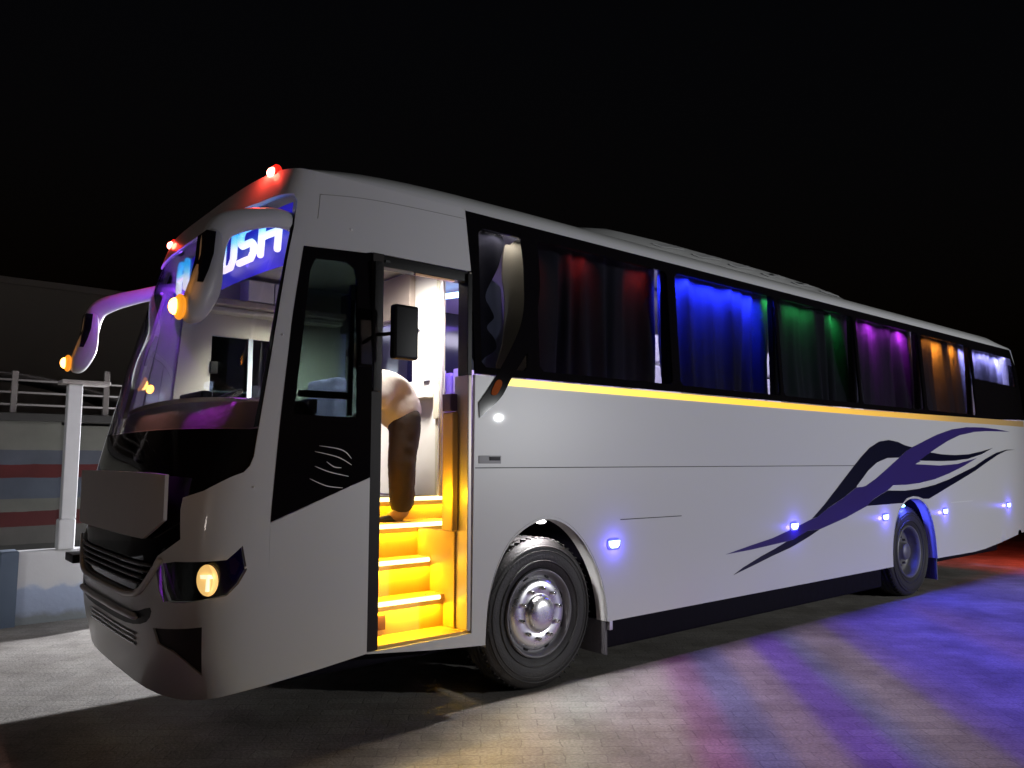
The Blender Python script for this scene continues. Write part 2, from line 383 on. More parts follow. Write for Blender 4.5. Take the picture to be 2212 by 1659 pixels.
# front door pillar: dark post along the leading edge of the doorway
MB().box((-1.259, .012, .482), (-1.185, .055, 2.836)).build("door_pillar", mat("door post", (.012, .007, .006), .45, spec=.25), bus)
MB().box((-1.258, -.012, 1.99), (-1.205, .010, 2.78), .004).build("door_hinge_cover", BLACKM, bus)
# doorway: white/metal jamb on the trailing edge, header, sill
MB().box((-.545, .006, .50), (-.514, .16, 2.14), .006).build("door_jamb", mat("jamb metal", (.62, .55, .48), .4, metal=.3), bus)
MB().box((-.548, .012, 2.14), (-.51, .12, 2.82), .004).build("door_jamb", BLACKM, bus)
h = MB().box((-1.18, .03, 2.765), (-.535, .11, 2.836), .004); h.build("door_header", BLACKM, bus)
MB().box((-.94, .035, 2.752), (-.64, .06, 2.763)).build("door_runner", mat("copper runner", (.7, .42, .25), .3, metal=.7), bus)
MB().box((-1.17, .016, 2.79), (-1.14, .029, 2.805)).build("door_bolt", CHROME, bus)
# skirt seam, slot, vents: fine strips 2 mm proud
SEAM = mat("dark seam", (.02, .02, .022), .6)
m_ = MB().box((-.49, -.0015, 1.5285), (4.70, .001, 1.5345)); m_.build("panel_seam", SEAM, bus)
MB().sheet([(.893, 1.131), (1.631, 1.127), (1.631, 1.133), (.893, 1.137)], nm(.0015), step=.5, off=no(.002)).build("panel_slot", SEAM, bus)
MB().box((-.462, -.004, 1.560), (-.275, .001, 1.612), .002).build("switch_plate", mat("plate grey", (.4, .4, .41), .5), bus)
MB().box((-.375, -.008, 1.580), (-.285, -.0035, 1.604), .002).build("switch_slot", SEAM, bus)
MB().box((7.05, -.003, 1.055), (7.75, .001, 1.062)).build("panel_slot", mat("pale seam", (.8, .8, .8), .4), bus)
# seam lines on the upper front side panel
m_ = MB()
m_.tube([near(x, z, .0005) for x, z in spline([(-1.60, 3.13), (-1.35, 3.165), (-1.05, 3.185), (-.56, 3.2)], 6)], .0022, 5)
m_.tube([near(x, z, .0005) for x, z in [(-1.60, 3.13), (-1.605, 3.06), (-1.615, 2.98)]], .0018, 5)
m_.build("panel_seam", mat("grey seam", (.35, .34, .33), .6), bus)
# yellow lit strip under the windows
ys = bpy.data.materials.new("yellow strip"); ys.use_nodes = True
n = ys.node_tree; b = n.nodes["Principled BSDF"]; tc = n.nodes.new("ShaderNodeTexCoord"); sx = n.nodes.new("ShaderNodeSeparateXYZ"); n.links.new(tc.outputs["Object"], sx.inputs[0])
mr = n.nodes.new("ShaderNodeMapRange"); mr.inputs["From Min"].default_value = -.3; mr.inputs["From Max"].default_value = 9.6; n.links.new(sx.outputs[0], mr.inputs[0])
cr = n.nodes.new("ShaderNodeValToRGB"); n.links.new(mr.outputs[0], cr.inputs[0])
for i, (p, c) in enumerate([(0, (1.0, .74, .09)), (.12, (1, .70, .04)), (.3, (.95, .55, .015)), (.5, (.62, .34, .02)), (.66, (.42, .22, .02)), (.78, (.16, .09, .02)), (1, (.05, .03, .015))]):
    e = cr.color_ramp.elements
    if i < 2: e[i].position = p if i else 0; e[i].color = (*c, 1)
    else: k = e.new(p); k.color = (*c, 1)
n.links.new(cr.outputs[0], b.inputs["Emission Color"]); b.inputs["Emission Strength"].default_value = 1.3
b.inputs["Base Color"].default_value = (.40, .28, .11, 1); b.inputs["Roughness"].default_value = .35
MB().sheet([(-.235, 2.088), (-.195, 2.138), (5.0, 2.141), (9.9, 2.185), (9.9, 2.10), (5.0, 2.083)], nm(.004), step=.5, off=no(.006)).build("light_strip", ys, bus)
# black swoosh pillar between driver bay and windows
sw = spline([(-.075, 3.20), (-.05, 3.0), (-.045, 2.736), (-.084, 2.531), (-.196, 2.324), (-.363, 2.088), (-.467, 1.959)], 5)+spline([(-.459, 1.861), (-.283, 1.999), (-.182, 2.148), (-.02, 2.36), (.04, 2.54), (.105, 2.825), (.09, 3.20)], 5)
swo = MB().sheet(sw, nm(.007), step=.1, off=no(.006)).build("swoosh_pillar", BLACKG, bus)
MB().sheet(spline([(-.365, 2.035), (-.325, 2.11), (-.285, 2.12), (-.275, 2.09), (-.315, 2.025), (-.35, 2.015)], 4, True), nm(.012), step=.1, off=no(.004)).build("side_reflector", mat("amber reflector", (.40, .08, .008), .65, spec=.1), swo)
# decal
DEC = {
"ribbon": [(2.223, 0.773), (2.604, 0.824), (2.963, 0.867), (3.218, 0.916), (3.457, 0.963), (3.679, 1.012), (3.764, 1.02), (4.001, 1.105), (4.31, 1.195), (4.611, 1.3), (4.735, 1.302), (4.819, 1.313), (5.048, 1.384), (5.342, 1.496), (5.66, 1.621), (5.833, 1.691), (6.016, 1.745), (6.352, 1.824), (6.749, 1.913), (7.213, 1.99), (7.702, 2.033), (8.269, 2.045), (8.818, 2.034), (9.31, 2.01), (8.87, 2.006), (8.369, 1.997), (7.945, 1.974), (7.44, 1.919), (7.053, 1.836), (6.727, 1.748), (6.511, 1.686), (6.328, 1.631), (6.199, 1.588), (6.239, 1.583), (6.072, 1.544), (6.441, 1.535), (6.785, 1.526), (7.338, 1.546), (7.992, 1.624), (7.526, 1.517), (7.041, 1.425), (6.589, 1.357), (6.166, 1.32), (5.807, 1.305), (5.468, 1.307), (5.327, 1.252), (5.17, 1.215), (4.956, 1.157), (4.832, 1.097), (4.68, 1.064), (4.354, 0.993), (4.047, 0.94), (3.812, 0.901), (3.588, 0.899), (3.316, 0.831), (3.198, 0.821), (2.959, 0.807), (2.601, 0.786)],
"loop": [(3.68, 1.015), (3.916, 1.137), (4.229, 1.323), (4.543, 1.511), (4.732, 1.621), (4.944, 1.727), (5.177, 1.799), (5.414, 1.821), (5.635, 1.803), (5.822, 1.766), (6.008, 1.744), (5.825, 1.691), (5.652, 1.621), (5.355, 1.615), (5.101, 1.565), (4.886, 1.477), (4.744, 1.391), (4.612, 1.315), (4.611, 1.303), (4.31, 1.198), (4.002, 1.108), (3.764, 1.022)],
"upper": [(6.52, 1.687), (6.849, 1.666), (7.26, 1.659), (7.696, 1.671), (8.163, 1.714), (8.592, 1.766), (8.157, 1.674), (7.688, 1.613), (7.249, 1.587), (6.837, 1.581), (6.248, 1.586), (6.207, 1.59), (6.336, 1.633)],
"lower": [(5.33, 1.25), (5.761, 1.238), (6.157, 1.253), (6.58, 1.289), (7.031, 1.351), (7.514, 1.44), (7.872, 1.506), (8.306, 1.615), (8.703, 1.698), (9.114, 1.748), (9.475, 1.752), (9.111, 1.733), (8.754, 1.668), (8.296, 1.554), (7.915, 1.456), (7.503, 1.364), (7.018, 1.259), (6.62, 1.172), (6.40, 1.125), (6.25, 1.13), (6.12, 1.158), (5.97, 1.17), (5.80, 1.15), (5.69, 1.098), (4.831, 1.096), (4.959, 1.155), (5.173, 1.213)],
"tail": [(2.333, 0.59), (2.48, 0.641), (2.761, 0.715), (3.006, 0.77), (3.198, 0.82), (3.315, 0.83), (3.588, 0.898), (3.811, 0.9), (3.583, 0.836), (3.259, 0.759), (2.953, 0.707), (2.663, 0.651)]}
MB().sheet(DEC["ribbon"], nm(.0025), step=.2, off=no(.002)).build("swoosh_ribbon", PURP, bus)
for k in ("loop", "upper", "lower", "tail"):
    MB().sheet(DEC[k], nm(.0030), step=.2, off=no(.0025)).build("swoosh_feather", NAVY, bus)

# --- far flank, rear, roof, floor
fl = [(smooth_tab(XS, z), z) for z in (.405, .9, 1.4, 1.9, 2.4, 2.9, ZG)]+[(9.68, ZG), (9.98, 2.2), (10.05, 1.2), (9.75, .55), (7.7, .395)]
fw = [(.1, 2.2), (.1, 3.12), (9.5, 3.12), (9.5, 2.2)]; dwin = [(-1.41, 2.09), (-1.41, 2.62), (-.86, 2.62), (-.86, 2.09)]
MB().sheet(fl, far, [fw, dwin], step=.25, off=lambda x, z: Vector((0, -.03, 0))).build("far_side_panel", WHITE, bus)
MB().sheet(fw, lambda x, z: far(x, z, -.01), step=.8, off=lambda x, z: Vector((0, -.006, 0))).build("far_window", mat("far dark glass", (.02, .02, .03), .1), bus)
MB().sheet(dwin, lambda x, z: far(x, z, -.01), step=.8, off=lambda x, z: Vector((0, -.006, 0))).build("driver_window", DARKT, bus)
def rear(y, z): return Vector((lerp_tab(XR, z)-.02+.05*(1-abs((y-1.25)/1.25)**3), 1.25+(y-1.25)*(1.25-yin(z))/1.25, z))
MB().sheet([(0, .55), (0, ZG), (2.5, ZG), (2.5, .55)], rear, step=.2, off=lambda y, z: Vector((-.03, 0, 0))).build("rear_panel", WHITE, bus)
t_ = MB().box((9.80, .05, .95), (10.09, .28, 1.30), .02).build("tail_lamp", emit("red tail lamp", (1, .05, .02), 6, (.4, .02, .02)), bus)
part_copy(t_, (0, 2.17, 0))
lamp("tail_glow", 'POINT', (10.25, .15, .9), 32, (1, .10, .05), size=.08)
def roofp(s, u):       # s across -1..1, u along
    w_ = 1.25-yin(ZG); y = 1.25+w_*s
    ph = math.acos(max(-1, min(1, -math.copysign(abs(s)**(NE/2), s)))); tt = ph*2/math.pi-1
    xf = front(tt, ZG).x
    if u <= 1:
        g = .02+1.25*u*u*.9+.13*u; dx = 1.25*u**1.6
        x = xf+dx
    else:
        x0 = xf+1.25; k = (u-1)/9; x = x0+(9.68-x0)*k
    dx = x-xf
    A = min(1, (1-math.exp(-((dx/.42)**1.0)))*1.02) if dx > 0 else 0
    endk = max(0, 1-max(0, x-9.2)/.48) if x > 9.2 else 1
    B = (1-abs(s)**3.2)**.5
    return Vector((x, y, ZG+.262*A*B*(.45+.55*endk**.5)))
ns, vs, fs = 40, [], []
us = [i/14 for i in range(15)]+[1+9*i/16 for i in range(1, 17)]
for u in us:
    for j in range(ns+1):
        a = -math.cos(math.pi*j/ns); vs.append(roofp(a, u))
for i in range(len(us)-1):
    for j in range(ns): fs.append((i*(ns+1)+j, i*(ns+1)+j+1, (i+1)*(ns+1)+j+1, (i+1)*(ns+1)+j))
MB().add(vs, fs, True).build("roof", WHITE, bus, fix=False)
# chassis under the floor
c = MB().box((.78, .10, .17), (5.3, 2.4, .40), .03); c.box((-1.7, .35, .30), (-.45, 2.15, .44), .03); c.box((6.65, .25, .28), (9.3, 2.25, .42), .03); c.box((-1.7, .9, .35), (9.3, 1.1, .55)); c.box((-1.7, 1.4, .35), (9.3, 1.6, .55))
c.build("underbody", CHASSIS, bus)
MB().box((-.6, .62, .445), (9.5, 1.85, .455)).build("belly_pan", CHASSIS, bus)
bh = MB().box((-.1, .04, 1.215), (9.6, 2.44, 1.30)); bh.build("saloon_floor", FLOORM, bus)

# --- front fascia with the mask cut out
HEADL = [(-.36, 1.03), (-.52, 1.055), (-.721, 1.06), (-.859, 1.066), (-.90, 1.10), (-.934, 1.135), (-.953, 1.01), (-.92, .94), (-.864, .885), (-.79, .872), (-.60, .85), (-.44, .843), (-.40, .90)]
FOG = [(-.357, .70), (-.72, .732), (-.714, .60), (-.70, .489), (-.60, .55), (-.50, .60), (-.39, .624)]
MASKH = [(-.14, 3.085), (-.5, 3.075), (-.7, 3.093), (-.87, 3.104), (-.925, 3.06), (-.945, 2.9), (-.9445, 2.7), (-.953, 2.353), (-.947, 1.913), (-.942, 1.60), (-.93, 1.55), (-.905, 1.517), (-.839, 1.493), (-.673, 1.421), (-.528, 1.384), (-.525, 1.324), (-.55, 1.17), (-.38, 1.075), (-.24, .90), (-.18, .865), (-.12, .855)]
MASK = MASKH+[(-a, b) for a, b in reversed(MASKH)]
mir = lambda poly: [(-a, b) for a, b in reversed(poly)]
BOT = lambda t: .335+.07*abs(t)**2.2
fout = [(-1, .405)]+[(-1, z) for z in (.9, 1.5, 2.1, 2.7, ZG)]+[(t/10, ZG+.0) for t in range(-9, 10)]+[(1, z) for z in (ZG, 2.7, 2.1, 1.5, .9, .405)]+[(t/10, BOT(t/10)) for t in range(9, -10, -1)]
MB().sheet(fout, fm(0), [MASK, HEADL, mir(HEADL), FOG, mir(FOG)], step=FS, off=fo(.03)).build("front_fascia", WHITE, bus)
# windscreen glass (upper part of the mask) and black lower mask
GL = [p for p in MASKH if p[1] > 1.62]
glass = [(-.14, 3.085)]+GL[1:]+[(-.944, 1.76), (-.9, 1.752), (-.6, 1.755), (0, 1.765), (.6, 1.755), (.9, 1.752), (.944, 1.76)]+[(-a, b) for a, b in reversed(GL)]
MB().sheet([p for p in glass if p != (-.942, 1.60) and p != (.942, 1.60)], fm(-.012), step=FS, off=fo(.006)).build("windscreen", CLEAR, bus)
LM = [p for p in MASKH if p[1] < 1.76]
low = [(-.944, 1.75), *LM, *[(-a, b) for a, b in reversed(LM)], (.944, 1.75), (.9, 1.744), (0, 1.757), (-.9, 1.744)]
fmask = MB().sheet(low, fm(-.01), step=FS, off=fo(.02)).build("front_mask", BLACKG, bus)
# windscreen side borders
bd = [(-.947, 2.95), (-.93, 3.03), (-.922, 2.9), (-.930, 2.35), (-.926, 1.913), (-.92, 1.755), (-.9435, 1.76), (-.947, 1.913), (-.953, 2.353), (-.9445, 2.7)]
o_ = MB().sheet(bd, fm(-.006), step=FS, off=fo(.005)).build("windscreen_border", BLACKM, bus)
MB().sheet(mir(bd), fm(-.006), step=FS, off=fo(.005)).build("windscreen_border", BLACKM, bus)
# grille slats and lip
gm = MB()
for k, z in enumerate((1.02, .985, .95, .915)):
    tt = .36-.05*k
    gm.tube([front(-tt+2*tt*i/14, z, .004) for i in range(15)], .009, 6)
gm.build("grille", mat("grille bars", (.05, .05, .05), .4), fmask)
gl = MB(); gl.tube([front(t, z, .012) for t, z in spline([(-.42, 1.06), (-.26, .885), (-.17, .845), (-.05, .835), (.05, .835), (.17, .845), (.26, .885), (.42, 1.06)], 5)], .017, 8)
gl.build("grille_lip", WHITE, fmask)
# blank board on the nose
bp = [(-.50, 1.505), (-.35, 1.512), (0, 1.515), (.35, 1.512), (.62, 1.505), (.62, 1.16), (.3, 1.155), (0, 1.158), (-.29, 1.16), (-.46, 1.25), (-.50, 1.27)]
def boardmap(t, z):
    p = front(t, 1.33, .02); return Vector((p.x*.55+.45*(-2.405)+.00, p.y, z))
MB().sheet(bp, boardmap, step=(.08, .1, 1.2), off=lambda t, z: Vector((.018, 0, 0))).build("blank_board", mat("board", (.50, .47, .46), .6, bump=.15, bscale=7, var=.07, vscale=5), bus)
# headlights
for sgn in (1, -1):
    hp = HEADL if sgn == 1 else mir(HEADL)
    hs = MB().sheet(hp, fm(-.045), step=(.04, .05, 1.2), off=fo(.02)).build("headlight", BLACKG, bus)
    mb = MB().sheet(hp, fm(-.001), step=(.04, .05, 1.2), off=fo(.003)); mb.build("headlight_cover", CLEAR, hs)
    c0 = front(-.76*sgn, .965, -.022); yy = c0.y
    d = Vector((-.92, -.38*sgn, 0)).normalized()
    q = d.to_track_quat('Z', 'Y').to_matrix()
    def loc(v): return q @ Vector(v)+c0+Vector((0, 0, 0))
    lm = MB(); prof = [(.080, .020), (.073, .018), (.055, .011), (.03, .007), (.003, .005)]
    vs = []; fs = []; N_ = 32
    for r, hh in prof:
        for j in range(N_): vs.append(loc((r*math.cos(2*math.pi*j/N_), r*math.sin(2*math.pi*j/N_), hh)))
    for i in range(len(prof)-1):
        for j in range(N_): fs.append((i*N_+j, i*N_+(j+1) % N_, (i+1)*N_+(j+1) % N_, (i+1)*N_+j))
    lm.add(vs, fs, True)
    lit = sgn == 1
    lm.build("reflector", emit("lamp reflector", (1, .55, .17), 1.15 if lit else .3, (.8, .6, .3)), hs)
    bb = MB()
    bb.add([loc(p) for p in [(-.055, .024, .021), (.03, .03, .021), (.045, .012, .021), (.018, .008, .021), (.020, -.055, .021), (-.012, -.058, .021), (-.008, .006, .021), (-.050, .004, .021)]], [tuple(range(8))])
    bb.build("lamp_reflection", emit("bright lamp reflection", (1, .86, .55), 1.5 if lit else .4), hs, fix=False)  # glowing patch that stands for a reflection inside the headlight
    a = MB().sheet([(-.875*sgn, 1.065), (-.905*sgn, 1.075), (-.93*sgn, 1.04), (-.91*sgn, .985), (-.885*sgn, .99)], fm(-.03), step=(.02, .03, 1), off=fo(.006)); a.build("indicator", mat("smoked amber", (.10, .03, .015), .25), hs)
    MB().sheet(FOG if sgn == 1 else mir(FOG), fm(-.012), step=(.05, .06, 1.2), off=fo(.02)).build("fog_recess", mat("recess plastic", (.035, .028, .026), .6), bus)
# lower bumper: slot and three bright bars
sl = spline([(-.33, .80), (-.15, .745), (.15, .745), (.33, .80), (.30, .72), (.12, .675), (-.12, .675), (-.30, .72)], 3, True)
bs = MB().sheet(sl, fm(.002), step=(.05, .05, 1.2), off=fo(.004)).build("bumper_slot", BLACKM, bus)
b3 = MB().tube([front(t, .735-.0*t, .012) for t in [i/10*.24 for i in range(-10, 11)]], [.004]+[.020]*19+[.004], 8); b3.build("bumper_bar", WHITE, bs)
for k in range(3):
    MB().tube([front(t, .638-.028*k, .006) for t in [(-.21+.29*i/14) for i in range(15)]], .0052, 6).build("bumper_stripe", CHROME, bus)
MB().box((-2.36, 2.34, .84), (-2.22, 2.62, .90), .008).build("corner_bracket", BLACKM, bus)
MB().sheet([(.60, .45), (.60, .86), (.78, .88), (.80, .50), (.72, .42)], fm(.006), step=(.05, .06, 1.2), off=fo(.006)).build("corner_reflection", mat("amber reflection tint", (.13, .05, .015), .35), bus)  # indicator's reflection on the bumper corner, put in as amber-brown colour
# rivet dots
for t, z in ((-.956, 1.438), (-.986, 2.27), (-.946, 1.022)):
    p = front(t, z, .002); MB().ball(p, .007, 10, 6).build("stud", STUD, bus)
MB().ball(near(-1.40, 2.955, .001), .009, 10, 6, (1.2, .5, 1)).build("stud", STUD, bus)

# --- red roof lamps
for yy in (.25, 2.25):
    k = Vector((-1.80, yy, 3.27))
    l_ = MB().ball(k, .040, 14, 10, (1.0, 1.2, .85)).build("roof_marker_lamp", emit("red marker", (1, .34, .24), 12, (.6, .05, .05)), bus)
    MB().box((-1.79, yy-.045, 3.205), (-1.72, yy+.045, 3.235), .008).build("lamp_base", BLACKM, l_)
    MB().ball((-1.79, yy, 3.27), .062, 16, 10, (.5, 1.1, .85)).build("lens", emit("red halo glow", (1, .03, .015), .9, (.5, .02, .02)), l_)  # glowing shell added for the red halo
    lamp("roof_marker_glow", 'POINT', (-1.87, yy, 3.30), 2.6, (1, .05, .03), size=.03)
# --- mirror arms, mirrors and their amber lamps
def mirror_arm(sgn):
    Y = lambda y: 1.25+(y-1.25)*sgn
    pts = spline([(-1.60, .22, 2.95), (-1.75, .105, 2.945), (-1.885, -.01, 2.915), (-2.02, -.07, 2.87), (-2.13, -.10, 2.825), (-2.215, -.13, 2.77), (-2.255, -.14, 2.69), (-2.27, -.15, 2.58), (-2.29, -.15, 2.46), (-2.315, -.15, 2.35), (-2.345, -.15, 2.26)], 4)
    k = len(pts); m_ = MB()
    rad = [lerp_tab([(0, .06), (.25, .055), (.45, .066), (.6, .066), (.75, .058), (.88, .06), (.95, .045), (1, .02)], i/(k-1)) for i in range(k)]
    vs = []; fs = []; N_ = 16
    for i, p in enumerate(pts):
        d = (Vector(pts[min(i+1, k-1)])-Vector(pts[max(i-1, 0)])).normalized()
        a = Vector((0, -1, 0)); a = (a-d*a.dot(d)).normalized(); bb = d.cross(a)
        for j in range(N_):
            q = 2*math.pi*j/N_
            v = Vector(p)+a*math.cos(q)*rad[i]*.62+bb*math.sin(q)*rad[i]
            vs.append((v.x, Y(v.y), v.z))
    for i in range(k-1):
        for j in range(N_): fs.append((i*N_+j, i*N_+(j+1) % N_, (i+1)*N_+(j+1) % N_, (i+1)*N_+j))
    fs.append(tuple((k-1)*N_+j for j in range(N_)))
    arm = m_.add(vs, fs, True).build("mirror_arm", WHITE, bus)
    hous = spline([(-2.29, 2.735), (-2.23, 2.73), (-2.215, 2.60), (-2.22, 2.44), (-2.255, 2.34), (-2.31, 2.262), (-2.375, 2.255), (-2.40, 2.32), (-2.365, 2.46), (-2.315, 2.62)], 4, True)
    hb = MB(); n_ = len(hous); cx_, cz_ = -2.30, 2.48; vs = []; fs = []
    for k_, (yy_, sc_) in enumerate(((Y(-.085), .80), (Y(-.10), .94), (Y(-.13), 1), (Y(-.17), .98), (Y(-.20), .86))):
        vs += [(cx_+(x-cx_)*sc_, yy_, cz_+(z-cz_)*sc_) for x, z in hous]
    for k_ in range(4):
        for j in range(n_): fs.append((k_*n_+j, k_*n_+(j+1) % n_, (k_+1)*n_+(j+1) % n_, (k_+1)*n_+j))
    fs += [tuple(range(n_)), tuple(4*n_+j for j in range(n_))]
    hs_ = hb.add(vs, fs, True).build("mirror_housing", WHITE, arm)
    y0, y1 = sorted((Y(-.075), Y(-.215)))
    vs = []; fs = []
    for z, xa, xb in ((2.715, -2.318, -2.272), (2.60, -2.326, -2.28), (2.52, -2.342, -2.30), (2.45, -2.352, -2.325)):
        vs += [(xa, y0, z), (xb, y0, z), (xb, y1, z), (xa, y1, z)]
    for i in range(3):
        for j in range(4): fs.append((4*i+j, 4*i+(j+1) % 4, 4*i+4+(j+1) % 4, 4*i+4+j))
    fs += [(0, 1, 2, 3), (12, 13, 14, 15)]
    MB().add(vs, fs).build("mirror_glass", BLACKG, arm)
    am = MB().ball((-2.435, Y(-.15), 2.325), .036, 14, 10, (.8, 1, 1.15)).build("amber_lamp", emit("amber lamp", (1, .50, .10), 9, (.6, .3, .05)), arm)
    MB().ball((-2.412, Y(-.15), 2.325), .056, 16, 10, (.5, 1, 1.15)).build("lens", emit("amber halo glow", (1, .34, .02), .9, (.5, .2, .02)), am)  # added glowing shell imitates the amber halo around the lamp
    lamp("amber_glow", 'POINT', (-2.50, Y(-.16), 2.325), 1.2, (1, .36, .04), size=.035)
mirror_arm(1); mirror_arm(-1)
# dark mirror fixed to the door pillar, seen against the doorway
mr_ = MB().box((-1.25, -.235, 2.165), (-1.085, -.175, 2.485), .018).build("door_mirror", mat("mirror shell", (.006, .006, .006), .45, spec=.3), bus)
MB().tube([(-1.235, -.01, 2.33), (-1.235, -.12, 2.32), (-1.22, -.2, 2.32)], .012, 8).build("mirror_bracket", BLACKM, mr_)
MB().box((-1.24, -.174, 2.18), (-1.095, -.171, 2.47)).build("mirror_glass", CHROME, mr_)
MB().ball((-1.072, -.20, 2.345), .014, 10, 6).build("mirror_knob", CHROME, mr_)

# --- destination sign behind the windscreen
SX = lambda y: -1.85+.09*abs((y-1.25)/1.25)**3
vs = []; fs = []
ysn = [.13+2.24*i/30 for i in range(31)]
for y in ysn: vs += [(SX(y)+.03, y, 2.70), (SX(y)+.06, y, 3.08)]
for i in range(30): fs.append((2*i, 2*i+2, 2*i+3, 2*i+1))
def blueglow():
    m = mat("sign panel", (.03, .02, .2), .4, emit=(.025, .008, .70), es=.55); return m
sign = MB().add(vs, fs).build("destination_sign", blueglow(), bus, fix=False)
LET = bpy.data.materials.new("sign letters"); LET.use_nodes = True
n = LET.node_tree; b = n.nodes["Principled BSDF"]; tc = n.nodes.new("ShaderNodeTexCoord"); sx = n.nodes.new("ShaderNodeSeparateXYZ"); n.links.new(tc.outputs["Object"], sx.inputs[0])
mr = n.nodes.new("ShaderNodeMapRange"); mr.inputs["From Min"].default_value = 2.80; mr.inputs["From Max"].default_value = 3.0; n.links.new(sx.outputs[2], mr.inputs[0])
cr = n.nodes.new("ShaderNodeValToRGB"); n.links.new(mr.outputs[0], cr.inputs[0])
e = cr.color_ramp.elements; e[0].position = 0; e[0].color = (1, .80, 1, 1); e[1].position = 1; e[1].color = (.02, .42, 1, 1); k = e.new(.5); k.color = (.85, .85, 1, 1); k = e.new(.72); k.color = (.22, .65, 1, 1)
n.links.new(cr.outputs[0], b.inputs["Emission Color"]); b.inputs["Emission Strength"].default_value = 1.6
GLY = {'A': [[(0, 0), (0, .8), (.15, 1), (.3, 1)], [(1, 0), (1, 1)], [(0, .45), (1, .45)]],
       'U': [[(0, 1), (0, .3), (.15, 0), (.8, 0), (1, .25), (1, 1)]],
       'S': [[(1, 1), (.15, 1), (0, .85), (0, .62), (.15, .5), (.85, .5), (1, .38), (1, .15), (.85, 0), (0, 0)]],
       'H': [[(0, 0), (0, 1)], [(1, 0), (1, 1)], [(0, .52), (1, .52)]]}
for ch, yc, wd in (('A', 1.80, .20), ('U', .84, .19), ('S', .55, .19), ('H', .265, .19)):
    m_ = MB()
    for st in GLY[ch]:
        pl = []
        for (a, c_), (a2, c2) in zip(st, st[1:]):
            pl += [(a+(a2-a)*i/4, c_+(c2-c_)*i/4) for i in range(4)]
        pl.append(st[-1])
        P3 = []
        for a, c_ in pl:
            y = yc+wd*(.5-a)+.02*(.5-c_); z = 2.80+.20*c_ + (.03 if ch == 'A' else 0)
            P3.append((SX(y)+.0, y, z))
        m_.tube(P3, .022, 8, sq=(1, 1)); m_.ball(P3[0], .022, 8, 6); m_.ball(P3[-1], .022, 8, 6)
    m_.build("sign_letter", LET, sign)
lamp("sign_glow", 'POINT', (-1.90, 2.15, 2.86), 7, (.36, .06, 1), size=.01)
lamp("sign_glow", 'POINT', (-1.90, .36, 2.72), 1.5, (.15, .06, 1), size=.01)

# --- cab interior: dash, driver side lining, steering wheel, lockers
dm = mat("dash vinyl", (.42, .27, .26), .4, bump=.1, bscale=30)
dv = MB().sheet([(-.97, 1.5), (-.97, 1.90), (0, 1.955), (.97, 1.90), (.97, 1.5)], lambda t, z: front(t*.97, z, -.10-.10*max(0, (z-1.78))), step=FS, off=lambda t, z: Vector((.05, 0, 0)))
dv.build("dashboard", dm, bus)
vs = []; fs = []
for i in range(25):
    t = -.95+1.9*i/24; p = front(t*.97, 1.9, -.12); z = 1.90+.055*(1-abs(t))
    vs += [(p.x, p.y, z), (max(p.x+.30, -1.95), p.y, z+.01), (max(p.x+.42, -1.8), p.y, z-.12)]
for i in range(24): fs += [(3*i, 3*i+3, 3*i+4, 3*i+1), (3*i+1, 3*i+4, 3*i+5, 3*i+2)]
MB().add(vs, fs, True).build("dash_top", dm, bus)
stw = MB().lathe([(.20+.014*math.cos(a), .014*math.sin(a)) for a in [i*math.pi/4 for i in range(9)]], (0, 0, 0), 'z', 32)
stw.tube([(-.2, 0, 0), (0, 0, -.05), (.2, 0, 0)], .012, 6); stw.tube([(0, 0, -.05), (.25, 0, -.6)], .02, 6)
so = stw.build("steering_wheel", BLACKM, bus); so.location = (-1.55, 1.85, 2.02); so.rotation_euler = (0, R(-28), 0)
lamp("dash_purple_fill", 'SPOT', (-1.97, .36, 2.55), 120, (.50, .05, 1), aim=(-2.13, .34, 1.85), size=.02, spot=44, blend=.7)  # unseen spot added to tint the dash front purple
lamp("dash_warm_fill", 'SPOT', (-2.09, 1.3, 2.45), 50, (1, .55, .45), aim=(-2.26, 1.2, 1.9), size=.02, spot=95, blend=.8)  # unseen spot added to brighten the dash front
for sg in (1,):
    MB().sheet([(.77*sg, 1.90), (.80*sg, 2.4), (.82*sg, 2.98), (.925*sg, 2.98), (.925*sg, 2.4), (.915*sg, 1.90)], fm(-.035), step=(.04, .08, 1.2), off=fo(.03)).build("pillar_trim", mat("pillar trim", (.72, .70, .70), .5), bus)
ic = MB().box((-1.78, 1.46, 1.95), (-1.70, 1.98, 2.07), .02).build("instrument_pod", BLACKM, bus)
MB().box((-1.702, 1.52, 1.97), (-1.698, 1.92, 2.05)).build("instrument_screen", emit("instrument light", (.55, .7, 1), 1.5), ic)
lamp("instrument_glow", 'POINT', (-1.62, 1.72, 2.12), 1.2, (.55, .65, 1), size=.04)
# far-side lining with driver's window frame
lin = MB().sheet([(-1.75, 1.3), (-1.62, 3.08), (-.25, 3.08), (-.25, 1.3)], lambda x, z: Vector((x, 2.455-yin(z), z)), [dwin], step=.3, off=lambda x, z: Vector((0, -.012, 0)))
lin.build("driver_side_lining", BEIGE, bus)
MB().box((-1.48, 2.27, 2.80), (-.3, 2.42, 2.84), .01).build("locker_shelf", BEIGE, bus)
MB().box((-1.62, 2.2, 2.845), (-.3, 2.41, 2.90), .01).build("locker_base", TRIMB, bus)
MB().box((-1.20, 2.2, 2.905), (-.98, 2.4, 3.08), .01).build("locker_door", TRIMW, bus)
MB().box((-.97, 2.2, 2.905), (-.75, 2.4, 3.08), .01).build("locker_door", TRIMW, bus)
MB().box((-1.42, 2.40, 2.30), (-1.36, 2.43, 2.40), .005).build("window_latch", BLACKM, bus)
MB().box((-1.10, 2.425, 2.09), (-1.06, 2.445, 2.62), .003).build("window_rail", mat("grey rail", (.4, .45, .5), .4), bus)
